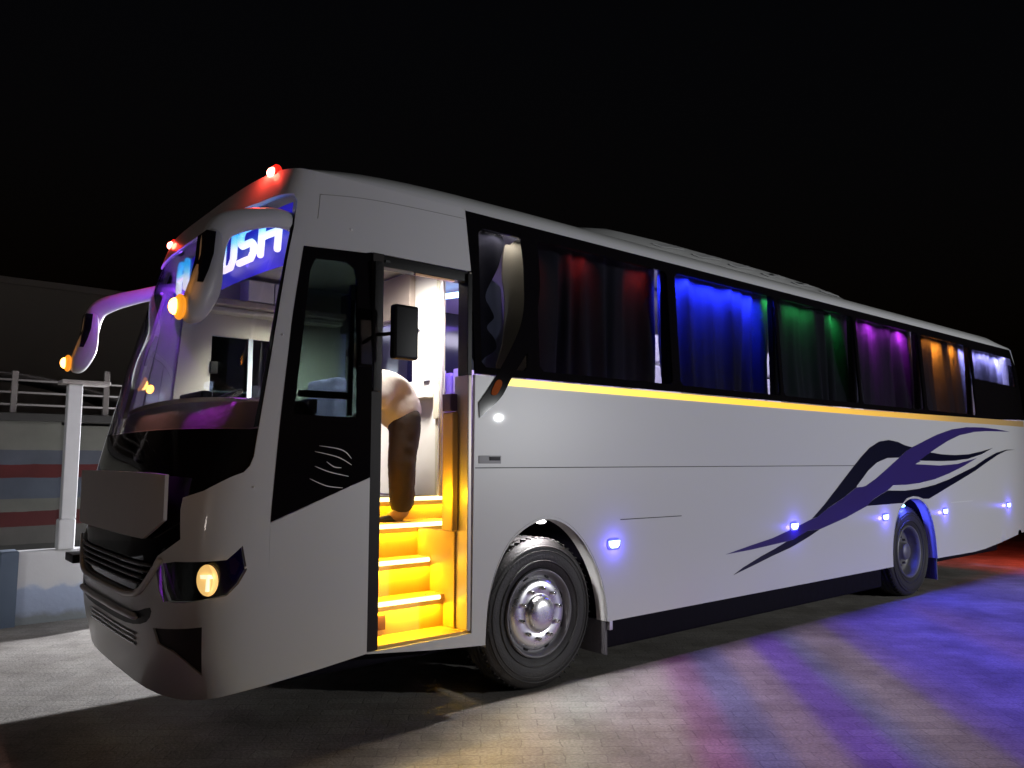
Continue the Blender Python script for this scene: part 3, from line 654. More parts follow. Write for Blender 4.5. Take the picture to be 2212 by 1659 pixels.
cab_ceiling = MB().box((-1.55, .12, 3.13), (-.2, 2.38, 3.16)); cab_ceiling.build("cab_ceiling", BEIGE, bus)
MB().box((-1.65, .95, 1.20), (-.24, 2.44, 1.30)).build("cab_floor", FLOORM, bus)
MB().box((-1.52, .3, 1.86), (-1.46, .46, 1.95), .01).build("dash_box", TRIMW, bus)
ds = MB().box((-1.15, 1.55, 1.45), (-.65, 2.1, 1.6), .04); ds.box((-.72, 1.57, 1.6), (-.6, 2.08, 2.25), .04)
ds.build("driver_seat", SEATM, bus)
lamp("cab_ceiling_light", 'AREA', (-.95, 1.45, 3.10), 42, (1, .93, .83), aim=(-.8, 2.2, 2.0), size=.5, sizey=.4, spread=R(72))
# --- bulkhead behind the cab, seen through the doorway
bw = [(1.24, 2.215), (1.24, 2.74), (1.95, 2.74), (1.95, 2.215)]
MB().sheet([(.88, 1.31), (.88, 3.13), (2.40, 3.13), (2.40, 1.31)], lambda y, z: Vector((-.20, y, z)), [bw], step=.3, off=lambda y, z: Vector((.04, 0, 0))).build("bulkhead", TRIMW, bus)
MB().sheet(bw, lambda y, z: Vector((-.185, y, z)), step=.5, off=lambda y, z: Vector((.006, 0, 0))).build("bulkhead_glass", CLEAR, bus)
MB().box((-.225, .97, 2.2), (-.203, 1.05, 2.72), .004).build("bulkhead_trim", mat("grey trim", (.45, .47, .55), .5), bus)
MB().box((-.30, .90, 2.06), (-.203, 1.16, 2.10), .006).build("bulkhead_ledge", TRIMW, bus)
MB().box((-.26, 1.2, 2.75), (-.204, 2.40, 3.10), .006).build("bulkhead_header", TRIMB, bus)
MB().tube([(-.28, .70, 1.32), (-.28, .70, 3.12)], .016, 10).build("grab_pole", mat("pole", (.75, .7, .75), .3, metal=.4), bus)
MB().box((-.24, .80, 1.9), (-.205, .872, 2.15), .004).build("switch_box", BEIGE, bus)
MB().box((-.215, .845, 1.31), (-.15, .878, 3.13), .004).build("bulkhead_edge", BEIGE, bus)
# entrance light panel on the ceiling just inside the door
MB().box((-1.12, .42, 2.985), (-.72, .72, 3.0), .004).build("entrance_light", emit("warm ceiling lamp", (1, .93, .8), 2.2), bus)
lamp("entrance_lamp", 'AREA', (-.75, .60, 2.97), 24, (1, .95, .88), aim=(-.30, 1.15, 2.2), size=.3, sizey=.25, spread=R(100))
# --- steps
YEL = (1, .56, .012)
LEDM = emit("yellow step light", (1, .80, .28), 4.0)
steps = [(.10, .24, .50, None), (.24, .40, .705, (-1.17, -.60)), (.40, .56, .93, (-1.17, -.58)), (.56, .84, 1.15, (-1.17, -.22)), (.84, 1.0, 1.315, (-1.17, -.12))]
st = MB()
X1 = [-.545, -.545, -.545, -.20, -.10]
for i, (ya, yb, z, led) in enumerate(steps):
    st.box((-1.175, ya, z-.03), (X1[i], yb+.05, z), .006)
    if i: st.box((-1.175, ya+.012, steps[i-1][2]-.02), (X1[i], ya+.03, z-.028))
st.box((-1.175, .99, 1.20), (-.24, 1.2, 1.30))
sto = st.build("step_well", STEPM, bus)
for i, (ya, yb, z, led) in enumerate(steps):
    if led:
        l_ = MB().tube([(led[0], ya-.004, z-.014), (led[1], ya-.004, z-.014)], .015, 8).build("step_light", LEDM, sto)
        lamp("step_glow_or_fill", 'AREA', ((led[0]+led[1])/2, ya-.012, z-.05), 5.0, YEL, aim=((led[0]+led[1])/2, ya-.3, z-.75), size=led[1]-led[0], sizey=.02)
lamp("step_glow_or_fill", 'POINT', (-.70, .12, 1.35), 3, YEL, size=.03)  # added point that brightens the side post; no strip sits here
MB().box((-1.17, .238, .535), (-1.00, .25, .625), .004).build("step_vent", mat("dark vent", (.10, .04, .02), .5), sto)
MB().box((-.560, .13, .50), (-.547, .60, 1.118), .003).build("step_side_wall", STEPM, sto)
MB().box((-1.20, .06, .48), (-1.178, .80, 1.60), .002).build("step_side_wall", STEPM, sto)
MB().box((-.60, .10, 1.12), (-.555, .22, 1.90), .012).build("step_side_post", STEPM, sto)
MB().box((-.61, .11, 1.905), (-.555, .21, 2.02), .008).build("control_box", mat("dark purple box", (.10, .07, .12), .5), bus)
MB().box((-1.26, .03, .468), (-.512, .15, .4995)).build("step_sill", STEPM, bus)
# --- saloon seen past the bulkhead: seats, blue light, glass partition
seat = []
def coach_seat(x, y, back=1):
    s_ = MB().box((x-.05, y, 1.60), (x+.45, y+.48, 1.74), .04).build("coach_seat", SEATM, bus)
    b_ = MB().box((x+.40, y+.01, 1.70), (x+.53, y+.47, 2.42), .05).build("seat_back", SEATM, s_)
    MB().box((x+.375, y+.06, 2.22), (x+.40, y+.42, 2.44), .02).build("head_cover", TRIMW, s_)
    MB().box((x+.05, y+.05, 1.31), (x+.40, y+.43, 1.60), .01).build("seat_base", BLACKM, s_)
    return s_
for xx in (.25, 1.15, 2.05):
    for yy in (1.42, 1.92): coach_seat(xx, yy)
MB().box((.10, .05+.62, 1.31), (.16, .72, 3.1), .004).build("saloon_post", TRIMW, bus)
bl = MB().tube([(.30, 1.16, 3.00), (.30, 1.70, 3.05)], .026, 8).build("blue_light_tube", emit("blue tube", (.35, .62, 1), 5), bus)
lamp("saloon_blue", 'AREA', (.8, 1.7, 3.0), 26, (.22, .10, 1), aim=(.8, 1.8, 0), size=1.4, sizey=.8)
lamp("saloon_white", 'POINT', (.35, 1.3, 2.2), 5, (.9, .75, 1), size=.1)
MB().box((-.16, .36, 3.10), (9.5, 2.4, 3.125)).build("saloon_ceiling", mat("ceiling", (.4, .38, .42), .6), bus)
lamp("saloon_light", 'AREA', (5, .55, 3.09), 230, (.80, .76, 1), aim=(5, 1.0, 2.2), size=8, sizey=.6)

# --- windows: glass, curtain and the coloured lamp over each curtain
CC = [((.35, .25, .3), []), ((1, .04, .03), [(.03, .4, .08), (.42, .28, .2), (.88, .25, .15)]), ((.015, .03, 1), [(.5, 36, 1.3), (.07, 7, .1), (.90, 9, .2)]), ((.03, .6, .10), [(.07, 1.6, .12), (.45, 1.7, .5), (.93, 1.6, .12)]),
      ((.70, .05, .95), [(.45, 3.2, .25), (.5, 2.2, 1.2), (.94, 4.2, .16)]), ((1, .30, .02), [(.4, 3, .8), (.58, 9, .2), (.90, 6, .16)]), ((.42, .42, 1), [(.10, 8, .2), (.5, 34, 1.4), (.93, 18, .15)])]
def curtain(x0, x1, z0, z1, seed, y0=.19, gap0=.0, gap1=.07, amp=.036):
    rnd = random.Random(seed); nx = 90; nz = 24; vs = []; fs = []
    ph = [rnd.uniform(0, 6.28) for _ in range(6)]; fr = [rnd.uniform(.8, 1.4) for _ in range(6)]
    for j in range(nz+1):
        v = j/nz; z = z1+(z0-z1)*v
        a = x0+gap0*(.4+.6*math.sin(2.2*v+ph[0])**2); b_ = x1-gap1*(.15+.85*v**.7)+.015*math.sin(5*v+ph[1])
        for i in range(nx+1):
            u = i/nx; x = a+(b_-a)*u; k = u*(x1-x0)
            f = math.sin(k*21*fr[0]+ph[2]+2.2*math.sin(k*5+ph[3])+.7*v)+.8*math.sin(k*9*fr[1]+ph[4]+1.6*v)+.25*math.sin(k*47+ph[5]+2*v)
            vs.append((x, y0+yin(z)+amp*f*(.45+.75*v)+.02*math.sin(2.5*k+3*v+ph[1])*v, z))
    for j in range(nz):
        for i in range(nx):
            o = j*(nx+1)+i; fs.append((o, o+1, o+nx+2, o+nx+1))
    return MB().add(vs, fs, True)
CUR0 = .06
for i, ((a, b_, c_, d_), (colr, pw)) in enumerate(zip(PANES, CC)):
    g = MB().sheet(holes[i], nm(-.006), step=.6, off=no(.005)).build("window", TINT, bus)
    if i == 0: continue
    slope = (b_+3.52)/4.03; cs = CUR0; ce = b_-.17+.19*slope+.10 if i < 6 else b_+.05; CUR0 = b_-.10+.19*slope
    curtain(cs, ce-(.05 if i in (1, 3, 4) else 0), c_-.03, d_+.11, 20+i, gap0=.03 if i == 1 else .0, gap1=.10).build("curtain", CURT, g)
    for u_, pw_, ln_ in pw:
        x_ = a+(b_-a)*u_
        lamp("curtain_light", 'AREA', (x_, .095+yin(d_), d_+.045), pw_, colr, aim=(x_, .225+yin(d_), d_-.12), size=ln_, sizey=.02, spread=R(96))
    MB().box((b_+.005, .072, c_-.04), (b_+(.075 if i < 6 else .02), .125, d_+.10), .004).build("window_post", BLACKM, bus)
    # lit seat covers seen through the gap where the curtain ends
    xc = b_-.14+.95*slope
    if i == 6: xc = 9.3
    k = MB().box((xc-.34, 1.0, c_-.15), (xc+.34, 1.1, c_+.34), .03)
    k.box((xc-.24, 1.0, c_+.37), (xc+.34, 1.08, c_+.66), .03)
    k.build("seat_cover", mat("pale seat cover", (.75, .73, .78), .7), g)
# first window: dark drape with a shaped edge, cream panel and pale lower curtain
pr = spline([(-.47, 3.17), (-.17, 3.16), (-.20, 3.0), (-.30, 2.80), (-.335, 2.70), (-.30, 2.63), (-.275, 2.56), (-.33, 2.49), (-.275, 2.42), (-.265, 2.34), (-.36, 2.28), (-.47, 2.28)], 4, True)
g0 = [o for o in bus.children if o.name.startswith("window") and "band" not in o.name and "border" not in o.name][0]
MB().sheet(pr, lambda x, z: Vector((x, .06+yin(z)+.012*math.sin(30*x+2*z), z)), step=.05, off=lambda x, z: Vector((0, .006, 0))).build("driver_curtain", mat("dark drape", (.02, .02, .035), .9), bus)
cp = spline([(-.14, 3.10), (-.09, 3.12), (.03, 3.12), (.03, 2.19), (-.24, 2.19), (-.18, 2.4), (-.15, 2.7), (-.17, 2.9)], 3, True)
MB().sheet(cp, lambda x, z: Vector((x, .085+yin(z), z)), step=.1, off=lambda x, z: Vector((0, .01, 0))).build("window_lining", mat("cream panel", (.75, .68, .5), .6), bus)
lo = [(-.45, 2.19), (-.45, 2.80), (-.30, 2.88), (-.17, 2.8), (-.14, 2.5), (-.17, 2.19)]
MB().sheet(lo, lambda x, z: Vector((x, .11+yin(z)+.008*math.sin(40*x), z)), step=.04, off=lambda x, z: Vector((0, .01, 0))).build("driver_bay_blind", mat("pale blind", (.36, .40, .52), .8), bus)
lamp("driver_bay_light", 'AREA', (-.2, .03+.04, 3.15), 1.2, (1, .95, .85), aim=(-.2, .09, 2.2), size=.4, sizey=.03)

# --- blue side markers, arch lamps
side_lamp = None
for k, (x, z) in enumerate([(.812, .957), (3.339, .951), (5.236, .952), (6.853, .948), (9.057, .956)]):
    if side_lamp is None:
        side_lamp = MB().sheet([(x-.055, z+.024), (x-.052, z-.005), (x-.03, z-.028), (x+.03, z-.028), (x+.055, z-.005), (x+.057, z+.026)], nm(.016), step=.05, off=no(.02)).build("side_marker_lamp", emit("blue marker", (.36, .52, 1), 6, (.3, .4, .8)), bus)
        MB().sheet(spline([(x-.072, z), (x-.055, z+.036), (x, z+.042), (x+.055, z+.036), (x+.074, z), (x+.055, z-.038), (x, z-.043), (x-.055, z-.038)], 4, True), nm(.006), step=.1, off=no(.005)).build("lens", emit("blue halo glow", (.07, .07, 1), .75, (.1, .1, .5)), side_lamp)  # glow sheet added behind the lamp to imitate its blue halo
        x0_ = x
    else:
        sl_ = part_copy(side_lamp, (x-x0_, 0, 0)); part_copy(side_lamp.children[0], (0, 0, 0), sl_)
    lamp("side_marker_glow", 'POINT', (x, -.06, z-.01), 1.5, (.10, .07, 1), size=.02)
a_ = MB().ball((.11, .03, 1.155), .03, 12, 8, (1.5, .8, .5)).build("arch_lamp", emit("white arch lamp", (1, .98, .95), 6), bus)
lamp("arch_glow", 'SPOT', (.13, .04, 1.135), 34, (1, .97, .98), aim=(.10, .14, .6), size=.03, spot=150, blend=.6)
b_ = MB().ball((5.80, .05, 1.06), .03, 12, 8, (1.6, .8, .6)).build("arch_lamp", emit("blue arch lamp", (.25, .6, 1), 6), bus)
lamp("arch_glow", 'SPOT', (5.85, .03, 1.05), 30, (.06, .08, 1), aim=(6.1, .12, .6), size=.03, spot=160, blend=.6)
# wheel arch flanges (inner return) and liners
def arch(poly, name, depth, m):
    vs = []; fs = []
    for x, z in poly: vs += [(x, -.002, z), (x, depth, z)]
    for i in range(len(poly)-1): fs.append((2*i, 2*i+2, 2*i+3, 2*i+1))
    return MB().add(vs, fs, True).build(name, m, bus, fix=False)
arch(ARCHF, "arch_flange", .11, WHITE); arch(ARCHR, "arch_flange", .11, WHITE)
arch([(x, z+.02) for x, z in ARCHF], "arch_liner", .75, CHASSIS); arch([(x, z+.02) for x, z in ARCHR], "arch_liner", .95, CHASSIS)
for p in (ARCHF, ARCHR):
    cx = sum(q[0] for q in p)/len(p)
    MB().sheet([(x, z+.02) for x, z in p], lambda x, z: Vector((x, .76 if cx < 3 else .96, z)), step=.3, off=lambda x, z: Vector((0, .02, 0))).build("arch_back", CHASSIS, bus)
# mud flaps
MB().box((.745, .03, .15), (.765, .40, .40), .004).build("mud_flap", mat("mud flap", (.11, .105, .115), .6, bump=.3, bscale=25), bus)
MB().box((6.60, .03, .14), (6.62, .55, .40), .004).build("mud_flap", mat("pale mud flap", (.12, .12, .14), .6, bump=.3, bscale=25), bus)
MB().box((.765, .004, .33), (.80, .03, .41), .004).build("flap_bracket", STEEL, bus)
# --- wheels
def wheel(cx, y0, dual=False):
    T = [(.30, .03), (.33, .01), (.40, -.005), (.455, .003), (.49, .018), (.508, .035), (.513, .05), (.513, .075), (.503, .08), (.503, .088), (.515, .092), (.518, .12), (.507, .126), (.507, .136), (.52, .14), (.52, .168), (.508, .173), (.508, .183), (.518, .19), (.515, .225), (.505, .25), (.47, .275), (.4, .285), (.30, .27)]
    ty = MB().lathe(T, (cx, y0, .519), 'y', 96)
    # tread blocks notches and sidewall ribs
    for j in range(60):
        a = 2*math.pi*j/60
        for h0, h1 in ((.03, .078), (.215, .258)):
            p0 = Vector((cx+.517*math.cos(a), y0+h0, .519+.517*math.sin(a))); p1 = Vector((cx+.517*math.cos(a+.03), y0+h1, .519+.517*math.sin(a+.03)))
            if p0.z > .03: ty.tube([p0, p1], .006, 4)
    for rr in (.36, .43, .46):
        ty.lathe([(rr-.006, .0015), (rr, -.010), (rr+.006, .0015)], (cx, y0, .519), 'y', 80)
    wo = ty.build("wheel", RUBBER, bus)
    if dual: rim = [(.305, .022), (.298, .005), (.285, .012), (.272, .05), (.262, .12), (.235, .145), (.18, .135), (.13, .13), (.10, .125), (.098, .05), (.085, .035), (.0, .03)]
    else: rim = [(.305, .022), (.300, .002), (.288, .004), (.276, .03), (.262, .05), (.25, .045), (.235, .022), (.215, .012), (.175, .008), (.14, .016), (.125, .020), (.118, -.012), (.10, -.028), (.05, -.034), (.0, -.034)]
    if dual: MB().lathe(rim, (cx, y0, .519), 'y', 64).build("rim", RSTEEL, wo)
    else:
        MB().lathe(rim[:6], (cx, y0, .519), 'y', 64).build("rim", RSTEEL, wo)
        MB().lathe(rim[5:], (cx, y0, .519), 'y', 64).build("hub_disc", STEEL, wo)
    nuts = MB(); rn = .172 if not dual else .165; hy = .008 if not dual else .13
    for j in range(10):
        a = 2*math.pi*j/10+.2
        nuts.lathe([(.0, -.036), (.011, -.034), (.014, -.028), (.015, .0)], (cx+rn*math.cos(a), y0+hy, .519+rn*math.sin(a)), 'y', 6)
    nuts.build("wheel_nuts", RSTEEL if dual else CHROME, wo)
    # hand holes
    hh = MB()
    if not dual:
        for j in range(8):
            a = 2*math.pi*(j+.5)/8; hh.lathe([(0, -.002), (.022, -.001), (.024, .004)], (cx+.255*math.cos(a), y0+.046, .519+.255*math.sin(a)), 'y', 14)
        hh.build("hand_hole", BLACKM, wo)
    return wo
wheel(.14, .07); wheel(5.97, .06, True)
w2 = wheel(5.97, .40); wheel(.14, 2.15); wheel(5.97, 2.10)
MB().tube([(.05, .05, .40), (.24, .05, .44)], .004, 6)
# --- roof air-conditioning unit and hatch
ac = MB(); vs = []; fs = []
xs = [.85, .95, 1.15, 1.5, 2.2, 3.2, 4.2, 5.0, 5.5, 5.8, 5.95]; hts = [0, .05, .12, .18, .205, .21, .20, .17, .11, .04, 0]
for x, hgt in zip(xs, hts):
    for j in range(13):
        s_ = -1+2*j/12; vs.append((x, 1.25+.85*s_, 3.47+(hgt+.06)*(1-abs(s_)**6)*(1 if 0 < hgt else .3)))
for i in range(len(xs)-1):
    for j in range(12): fs.append((i*13+j, i*13+j+1, (i+1)*13+j+1, (i+1)*13+j))
aco = ac.add(vs, fs, True).build("roof_air_conditioner", WHITE, bus)
for k in range(6):
    x = 1.9+.6*k
    MB().sheet([(x, .47), (x+.12, .46), (x+.5, .50), (x+.42, .53)], lambda a, b__: Vector((a, b__, 3.478+(lerp_tab(list(zip(xs, hts)), a)+.06)*(1-abs((b__-1.25)/.85)**6))), step=.1, off=lambda a, b__: Vector((0, 0, -.01))).build("intake", mat("ac vent slot", (.35, .35, .35), .6), aco)  # grey vent slots along the unit
MB().box((8.55, .75, 3.49), (9.15, 1.5, 3.57), .02).build("roof_hatch", WHITE, bus)
rk = MB()
for yy in (.7, 1.8): rk.tube([(6.2, yy, 3.5), (6.3, yy, 3.6), (8.3, yy, 3.6), (8.4, yy, 3.5)], .012, 6)
for xx in (6.4, 6.9, 7.4, 7.9): rk.tube([(xx, .7, 3.6), (xx, 1.8, 3.6)], .012, 6)
rk.build("roof_rack", mat("rack grey", (.12, .12, .12), .6), bus)

# ------------------------------------------------------------------ person on the steps
def person():
    joints = {'pel': (-.58, .80, 1.92), 'sp1': (-.625, .815, 2.0), 'ch': (-.715, .855, 2.11), 'nk': (-.80, .88, 2.22), 'nk2': (-.83, .89, 2.26),
              'hl': (-.615, .755, 1.80), 'kl': (-.66, .72, 1.53), 'al': (-.64, .74, 1.20), 'tl': (-.75, .78, 1.165),
              'hr': (-.545, .855, 1.80), 'kr': (-.56, .86, 1.55), 'ar': (-.55, .86, 1.20), 'tr': (-.66, .90, 1.165),
              'shl': (-.79, .74, 2.14), 'el': (-.90, .70, 1.95), 'wl': (-1.02, .77, 1.84),
              'shr': (-.74, .97, 2.14), 'er': (-.80, 1.05, 1.93), 'wr': (-.92, 1.06, 1.83)}
    rad = {'pel': .135, 'sp1': .135, 'ch': .145, 'nk': .07, 'nk2': .055, 'hl': .105, 'kl': .085, 'al': .07, 'tl': .04, 'hr': .105, 'kr': .085, 'ar': .07, 'tr': .04,
           'shl': .072, 'el': .05, 'wl': .034, 'shr': .072, 'er': .05, 'wr': .034}
    tx = bpy.data.textures.new('folds', 'CLOUDS'); tx.noise_scale = .07; tx.noise_depth = 2
    def skin(names, edges, extra=0, fold=0):
        idx = {k: i for i, k in enumerate(names)}
        me = bpy.data.meshes.new("tmp"); me.from_pydata([joints[k] for k in names], [(idx[a], idx[b]) for a, b in edges], [])
        o = bpy.data.objects.new("tmp", me); COL.objects.link(o)
        md = o.modifiers.new("s", 'SKIN'); sv = me.skin_vertices[0].data
        for k, i in idx.items(): sv[i].radius = (rad[k]+extra, rad[k]+extra); sv[i].use_root = (i == 0)
        s2 = o.modifiers.new('ss', 'SUBSURF'); s2.levels = 2; s2.render_levels = 2
        rm = o.modifiers.new('r', 'REMESH'); rm.mode = 'VOXEL'; rm.voxel_size = .014
        sm2 = o.modifiers.new('sm', 'SMOOTH'); sm2.factor = .7; sm2.iterations = 12
        if fold:
            dm_ = o.modifiers.new('d', 'DISPLACE'); dm_.texture = tx; dm_.strength = fold; dm_.mid_level = .5; dm_.texture_coords = 'LOCAL'
        dg = bpy.context.evaluated_depsgraph_get(); ev = o.evaluated_get(dg); m2 = bpy.data.meshes.new_from_object(ev)
        bpy.data.objects.remove(o); m2.polygons.foreach_set("use_smooth", [True]*len(m2.polygons)); return m2
    root = thing("person", "person in cream shirt and dark trousers bending forward on the yellow-lit steps", "person", (.05, 0, 0))
    skm = mat("skin", (.30, .17, .10), .5, bump=.05, bscale=80)
    full = dict(rad); rad.update({'pel': .11, 'sp1': .105, 'ch': .115, 'shl': .045, 'shr': .045, 'el': .04, 'er': .04})
    body = skin(list(joints), [('pel', 'sp1'), ('sp1', 'ch'), ('ch', 'nk'), ('nk', 'nk2'), ('pel', 'hl'), ('hl', 'kl'), ('kl', 'al'), ('al', 'tl'), ('pel', 'hr'), ('hr', 'kr'), ('kr', 'ar'), ('ar', 'tr'),
                                ('ch', 'shl'), ('shl', 'el'), ('el', 'wl'), ('ch', 'shr'), ('shr', 'er'), ('er', 'wr')])
    rad.update(full)
    bm = bmesh.new(); bm.from_mesh(body)
    # head and hands joined into the body mesh
    hd = MB(); c = Vector((-.90, .905, 2.345))
    hd.ball(c, .10, 20, 16, (1.0, .82, 1.15))
    hd.ball(c+Vector((-.098, .0, -.005)), .018, 8, 6, (1.2, .8, 1.3)); hd.ball(c+Vector((-.08, 0, -.055)), .03, 8, 6, (.6, 1, .35))
    for s_ in (-1, 1):
        hd.ball(c+Vector((.005, .082*s_, -.005)), .026, 8, 6, (.7, .4, 1.2)); hd.ball(c+Vector((-.087, .033*s_, .02)), .013, 8, 6)
    for wx, sd in ((Vector((-1.02, .77, 1.84)), 1), (Vector((-.92, 1.06, 1.83)), -1)):
        hd.ball(wx+Vector((-.045, 0, -.02)), .042, 12, 8, (1.1, .9, .5))
        for f in range(4):
            y = -.03+.02*f; ln = (.062, .075, .07, .055)[f]
            hd.tube([wx+Vector((-.075, y, -.03)), wx+Vector((-.075-ln*.55, y, -.045)), wx+Vector((-.075-ln*.85, y, -.075))], [.009, .008, .006], 8)
        hd.tube([wx+Vector((-.04, .035*sd, -.02)), wx+Vector((-.07, .06*sd, -.04)), wx+Vector((-.095, .06*sd, -.06))], [.011, .009, .007], 8)
    mh = bpy.data.meshes.new("h"); mh.from_pydata(hd.v, [], hd.f); bm.from_mesh(mh); bm.to_mesh(body); bm.free()
    body.materials.append(skm); body.polygons.foreach_set("use_smooth", [True]*len(body.polygons))
    bo = bpy.data.objects.new("body", body); COL.objects.link(bo); bo.parent = root
    tm = mat("dark trousers", (.028, .017, .011), .9, bump=.25, bscale=9); shm = mat("cream shirt", (.74, .66, .58), .85, bump=.5, bscale=9, var=.06)
    joints['al'] = (-.64, .74, 1.178); joints['ar'] = (-.55, .86, 1.178)
    me = skin(['pel', 'sp1', 'hl', 'kl', 'al', 'hr', 'kr', 'ar'], [('pel', 'sp1'), ('pel', 'hl'), ('hl', 'kl'), ('kl', 'al'), ('pel', 'hr'), ('hr', 'kr'), ('kr', 'ar')], .02, .012); me.materials.append(tm)
    o = bpy.data.objects.new("trousers", me); COL.objects.link(o); o.parent = root
    joints['pel'] = (-.585, .80, 1.80); rad['pel'] = .142; rad['sp1'] = .14; rad['ch'] = .135
    me = skin(['pel', 'sp1', 'ch', 'nk', 'shl', 'el', 'shr', 'er'], [('pel', 'sp1'), ('sp1', 'ch'), ('ch', 'nk'), ('ch', 'shl'), ('shl', 'el'), ('ch', 'shr'), ('shr', 'er')], .04, .013); me.materials.append(shm)
    o = bpy.data.objects.new("shirt", me); COL.objects.link(o); o.parent = root
    hm = MB().ball(c+Vector((.02, 0, .03)), .104, 18, 12, (1.0, .86, 1.05)); hm.build("hair", mat("black hair", (.01, .009, .008), .6, bump=.5, bscale=120), root)
    sm_ = mat("dark shoes", (.02, .018, .018), .5)
    for (x, y) in ((-.72, .765), (-.63, .90)):
        MB().ball((x, y, 1.165), .06, 14, 8, (1.9, .75, .62)).build("shoe", sm_, root)
person()

# ------------------------------------------------------------------ background on the left
WP = mat("white wall paint", (.62, .62, .63), .8, bump=.2, bscale=8, var=.1, vscale=3)
def wall_paint():
    m = mat("low wall paint", (.62, .62, .64), .8, bump=.25, bscale=10)
    n = m.node_tree; b = n.nodes["Principled BSDF"]; tc = n.nodes.new("ShaderNodeTexCoord"); sx = n.nodes.new("ShaderNodeSeparateXYZ"); n.links.new(tc.outputs["Object"], sx.inputs[0])
    nz = n.nodes.new("ShaderNodeTexNoise"); nz.inputs["Scale"].default_value = 5; nz.inputs["Detail"].default_value = 6; n.links.new(tc.outputs["Object"], nz.inputs[0])
    a = n.nodes.new("ShaderNodeMath"); a.operation = 'MULTIPLY_ADD'; a.inputs[1].default_value = .22; n.links.new(nz.outputs[0], a.inputs[0]); n.links.new(sx.outputs[2], a.inputs[2])
    cr = n.nodes.new("ShaderNodeValToRGB"); n.links.new(a.outputs[0], cr.inputs[0]); e = cr.color_ramp.elements
    e[0].position = .16; e[0].color = (.22, .24, .25, 1); e[1].position = .52; e[1].color = (.60, .60, .61, 1)
    k = e.new(.22); k.color = (.33, .38, .50, 1); k = e.new(.44); k.color = (.36, .42, .56, 1); k = e.new(.47); k.color = (.58, .59, .62, 1)
    n.links.new(cr.outputs[0], b.inputs["Base Color"]); return m
lw = thing("low_wall", "low white wall with blue-grey lower band beside the coach nose", "wall", (-1.9, 4.95, 0))
def child(o, root):
    o.parent = root; o.matrix_parent_inverse = root.matrix_world.inverted() if False else Matrix.Translation(-Vector(root.location)); return o
child(MB().box((-2.37, 4.86, -.02), (-.2, 5.06, .70), .012).build("wall_face", wall_paint()), lw)
child(MB().box((-2.52, 4.80, -.02), (-2.37, 5.10, .71), .01).build("wall_pier", mat("grey pier", (.10, .13, .18), .85, var=.15)), lw)
child(MB().box((-4.6, 4.9, -.02), (-2.522, 5.06, .50), .01).build("wall_end", WP), lw)
gp = thing("gate_post", "tall white square post standing on the low wall end", "post", (-1.95, 4.86, 0))
child(MB().box((-2.03, 4.82, 1.0), (-1.90, 4.95, 2.36), .01).build("shaft", WP), gp)
child(MB().box((-2.05, 4.80, .70), (-1.90, 4.97, 1.0), .02).build("plinth", WP), gp)
child(MB().box((-2.10, 4.75, 2.36), (-1.66, 5.02, 2.40), .01).build("cap", mat("cap cement", (.35, .32, .30), .8)), gp)
# striped building
def stripes():
    m = mat("striped paint", (.35, .35, .3), .8, bump=.2, bscale=6)
    n = m.node_tree; b = n.nodes["Principled BSDF"]; tc = n.nodes.new("ShaderNodeTexCoord"); sx = n.nodes.new("ShaderNodeSeparateXYZ"); n.links.new(tc.outputs["Object"], sx.inputs[0])
    nz = n.nodes.new("ShaderNodeTexNoise"); nz.inputs["Scale"].default_value = 3; nz.inputs["Detail"].default_value = 7; n.links.new(tc.outputs["Object"], nz.inputs[0])
    a = n.nodes.new("ShaderNodeMath"); a.operation = 'MULTIPLY_ADD'; a.inputs[1].default_value = .03; n.links.new(nz.outputs[0], a.inputs[0]); n.links.new(sx.outputs[2], a.inputs[2])
    dv = n.nodes.new("ShaderNodeMath"); dv.operation = 'DIVIDE'; dv.inputs[1].default_value = 3; n.links.new(a.outputs[0], dv.inputs[0])
    cr = n.nodes.new("ShaderNodeValToRGB"); cr.color_ramp.interpolation = 'CONSTANT'; n.links.new(dv.outputs[0], cr.inputs[0]); e = cr.color_ramp.elements
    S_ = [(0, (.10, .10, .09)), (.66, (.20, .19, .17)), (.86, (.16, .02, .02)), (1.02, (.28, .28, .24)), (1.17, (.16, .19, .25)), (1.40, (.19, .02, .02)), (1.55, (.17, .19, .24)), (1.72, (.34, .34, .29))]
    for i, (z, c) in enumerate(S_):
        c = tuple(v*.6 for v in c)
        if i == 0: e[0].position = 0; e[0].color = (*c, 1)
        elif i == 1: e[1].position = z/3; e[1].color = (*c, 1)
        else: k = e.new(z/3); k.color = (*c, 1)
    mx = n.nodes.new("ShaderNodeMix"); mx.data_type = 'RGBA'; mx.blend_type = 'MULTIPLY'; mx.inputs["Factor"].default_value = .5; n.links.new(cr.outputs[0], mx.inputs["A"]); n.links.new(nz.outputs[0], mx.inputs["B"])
    n.links.new(mx.outputs["Result"], b.inputs["Base Color"]); return m
sb = thing("striped_building", "low building painted with red and blue horizontal stripes behind the white post", "building", (-2, 6.2, 0))
child(MB().box((-9, 6.2, -.02), (-1.85, 9.0, 2.03)).build("wall", stripes()), sb)
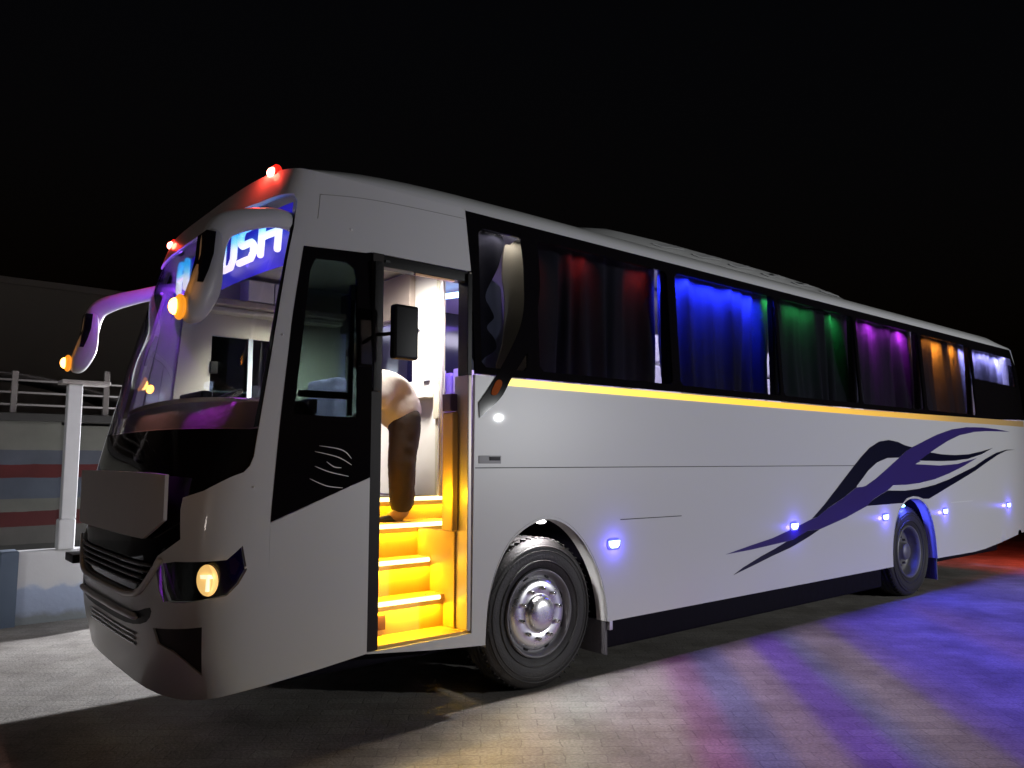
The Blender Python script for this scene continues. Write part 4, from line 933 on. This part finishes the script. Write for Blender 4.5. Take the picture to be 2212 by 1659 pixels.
child(MB().box((-1.845, 6.3, -.02), (1, 9.0, 2.0)).build("side_wall", stripes()), sb)
child(MB().box((-9.05, 6.1, 2.03), (1.05, 9.05, 2.12), .01).build("roof_slab", mat("slab", (.05, .048, .045), .8)), sb)
rl = thing("roof_railing", "rail with pale posts along the flat roof of the striped building", "railing", (-2, 6.25, 2.12))
pm = mat("rail post", (.24, .215, .20), .7); bmr = mat("rail bar", (.05, .042, .038), .6)
for x in (-3.6, -2.97, -2.33, -1.39, -.5, .4):
    child(MB().box((x-.03, 6.22, 2.12), (x+.03, 6.28, 2.66 if x > -2 else 2.60), .004).build("post", pm), rl)
for z in (2.22, 2.36, 2.50):
    child(MB().tube([(-9, 6.25, z), (1, 6.25, z)], .014, 6).build("bar", bmr), rl)
ct = thing("awning", "dark curved awning sheet behind the roof railing", "awning", (-2.5, 7, 2.1))
vs = []; fs = []
for i in range(17):
    x = -4.2+3.2*i/16; z = 2.30+.34*math.sin(math.pi*i/16)**.8
    vs += [(x, 6.7, z), (x, 8.2, z+.05), (x, 6.7, z-.03), (x, 8.2, z+.02)]
for i in range(16):
    o = 4*i; fs += [(o, o+4, o+5, o+1), (o+2, o+3, o+7, o+6), (o, o+2, o+6, o+4), (o+1, o+5, o+7, o+3)]
child(MB().add(vs, fs, True).build("sheet", mat("dark sheet", (.07, .06, .055), .6)), ct)
for x in (-4.1, -1.1): child(MB().tube([(x, 6.8, 2.1), (x, 6.8, 2.4)], .02, 6).build("pole", bmr), ct)
tb = thing("tall_building", "tall plain dark building rising behind the striped one", "building", (0, 12, 0))
child(MB().box((-20, 12, -.02), (14, 20, 4.72)).build("wall", mat("tall wall", (.20, .175, .15), .9, var=.2, vscale=.6, bump=.2, bscale=2)), tb)
child(MB().box((-20.05, 11.94, 4.72), (14.05, 20.05, 4.84), .01).build("parapet", mat("parapet", (.22, .19, .17), .9)), tb)
lamp("building_fill", 'SPOT', (-9, 6.5, 5.5), 38, (1, .9, .78), aim=(-2, 12, 3.2), size=.2, spot=75, blend=.8)  # added fill to lift the tall building, no known source
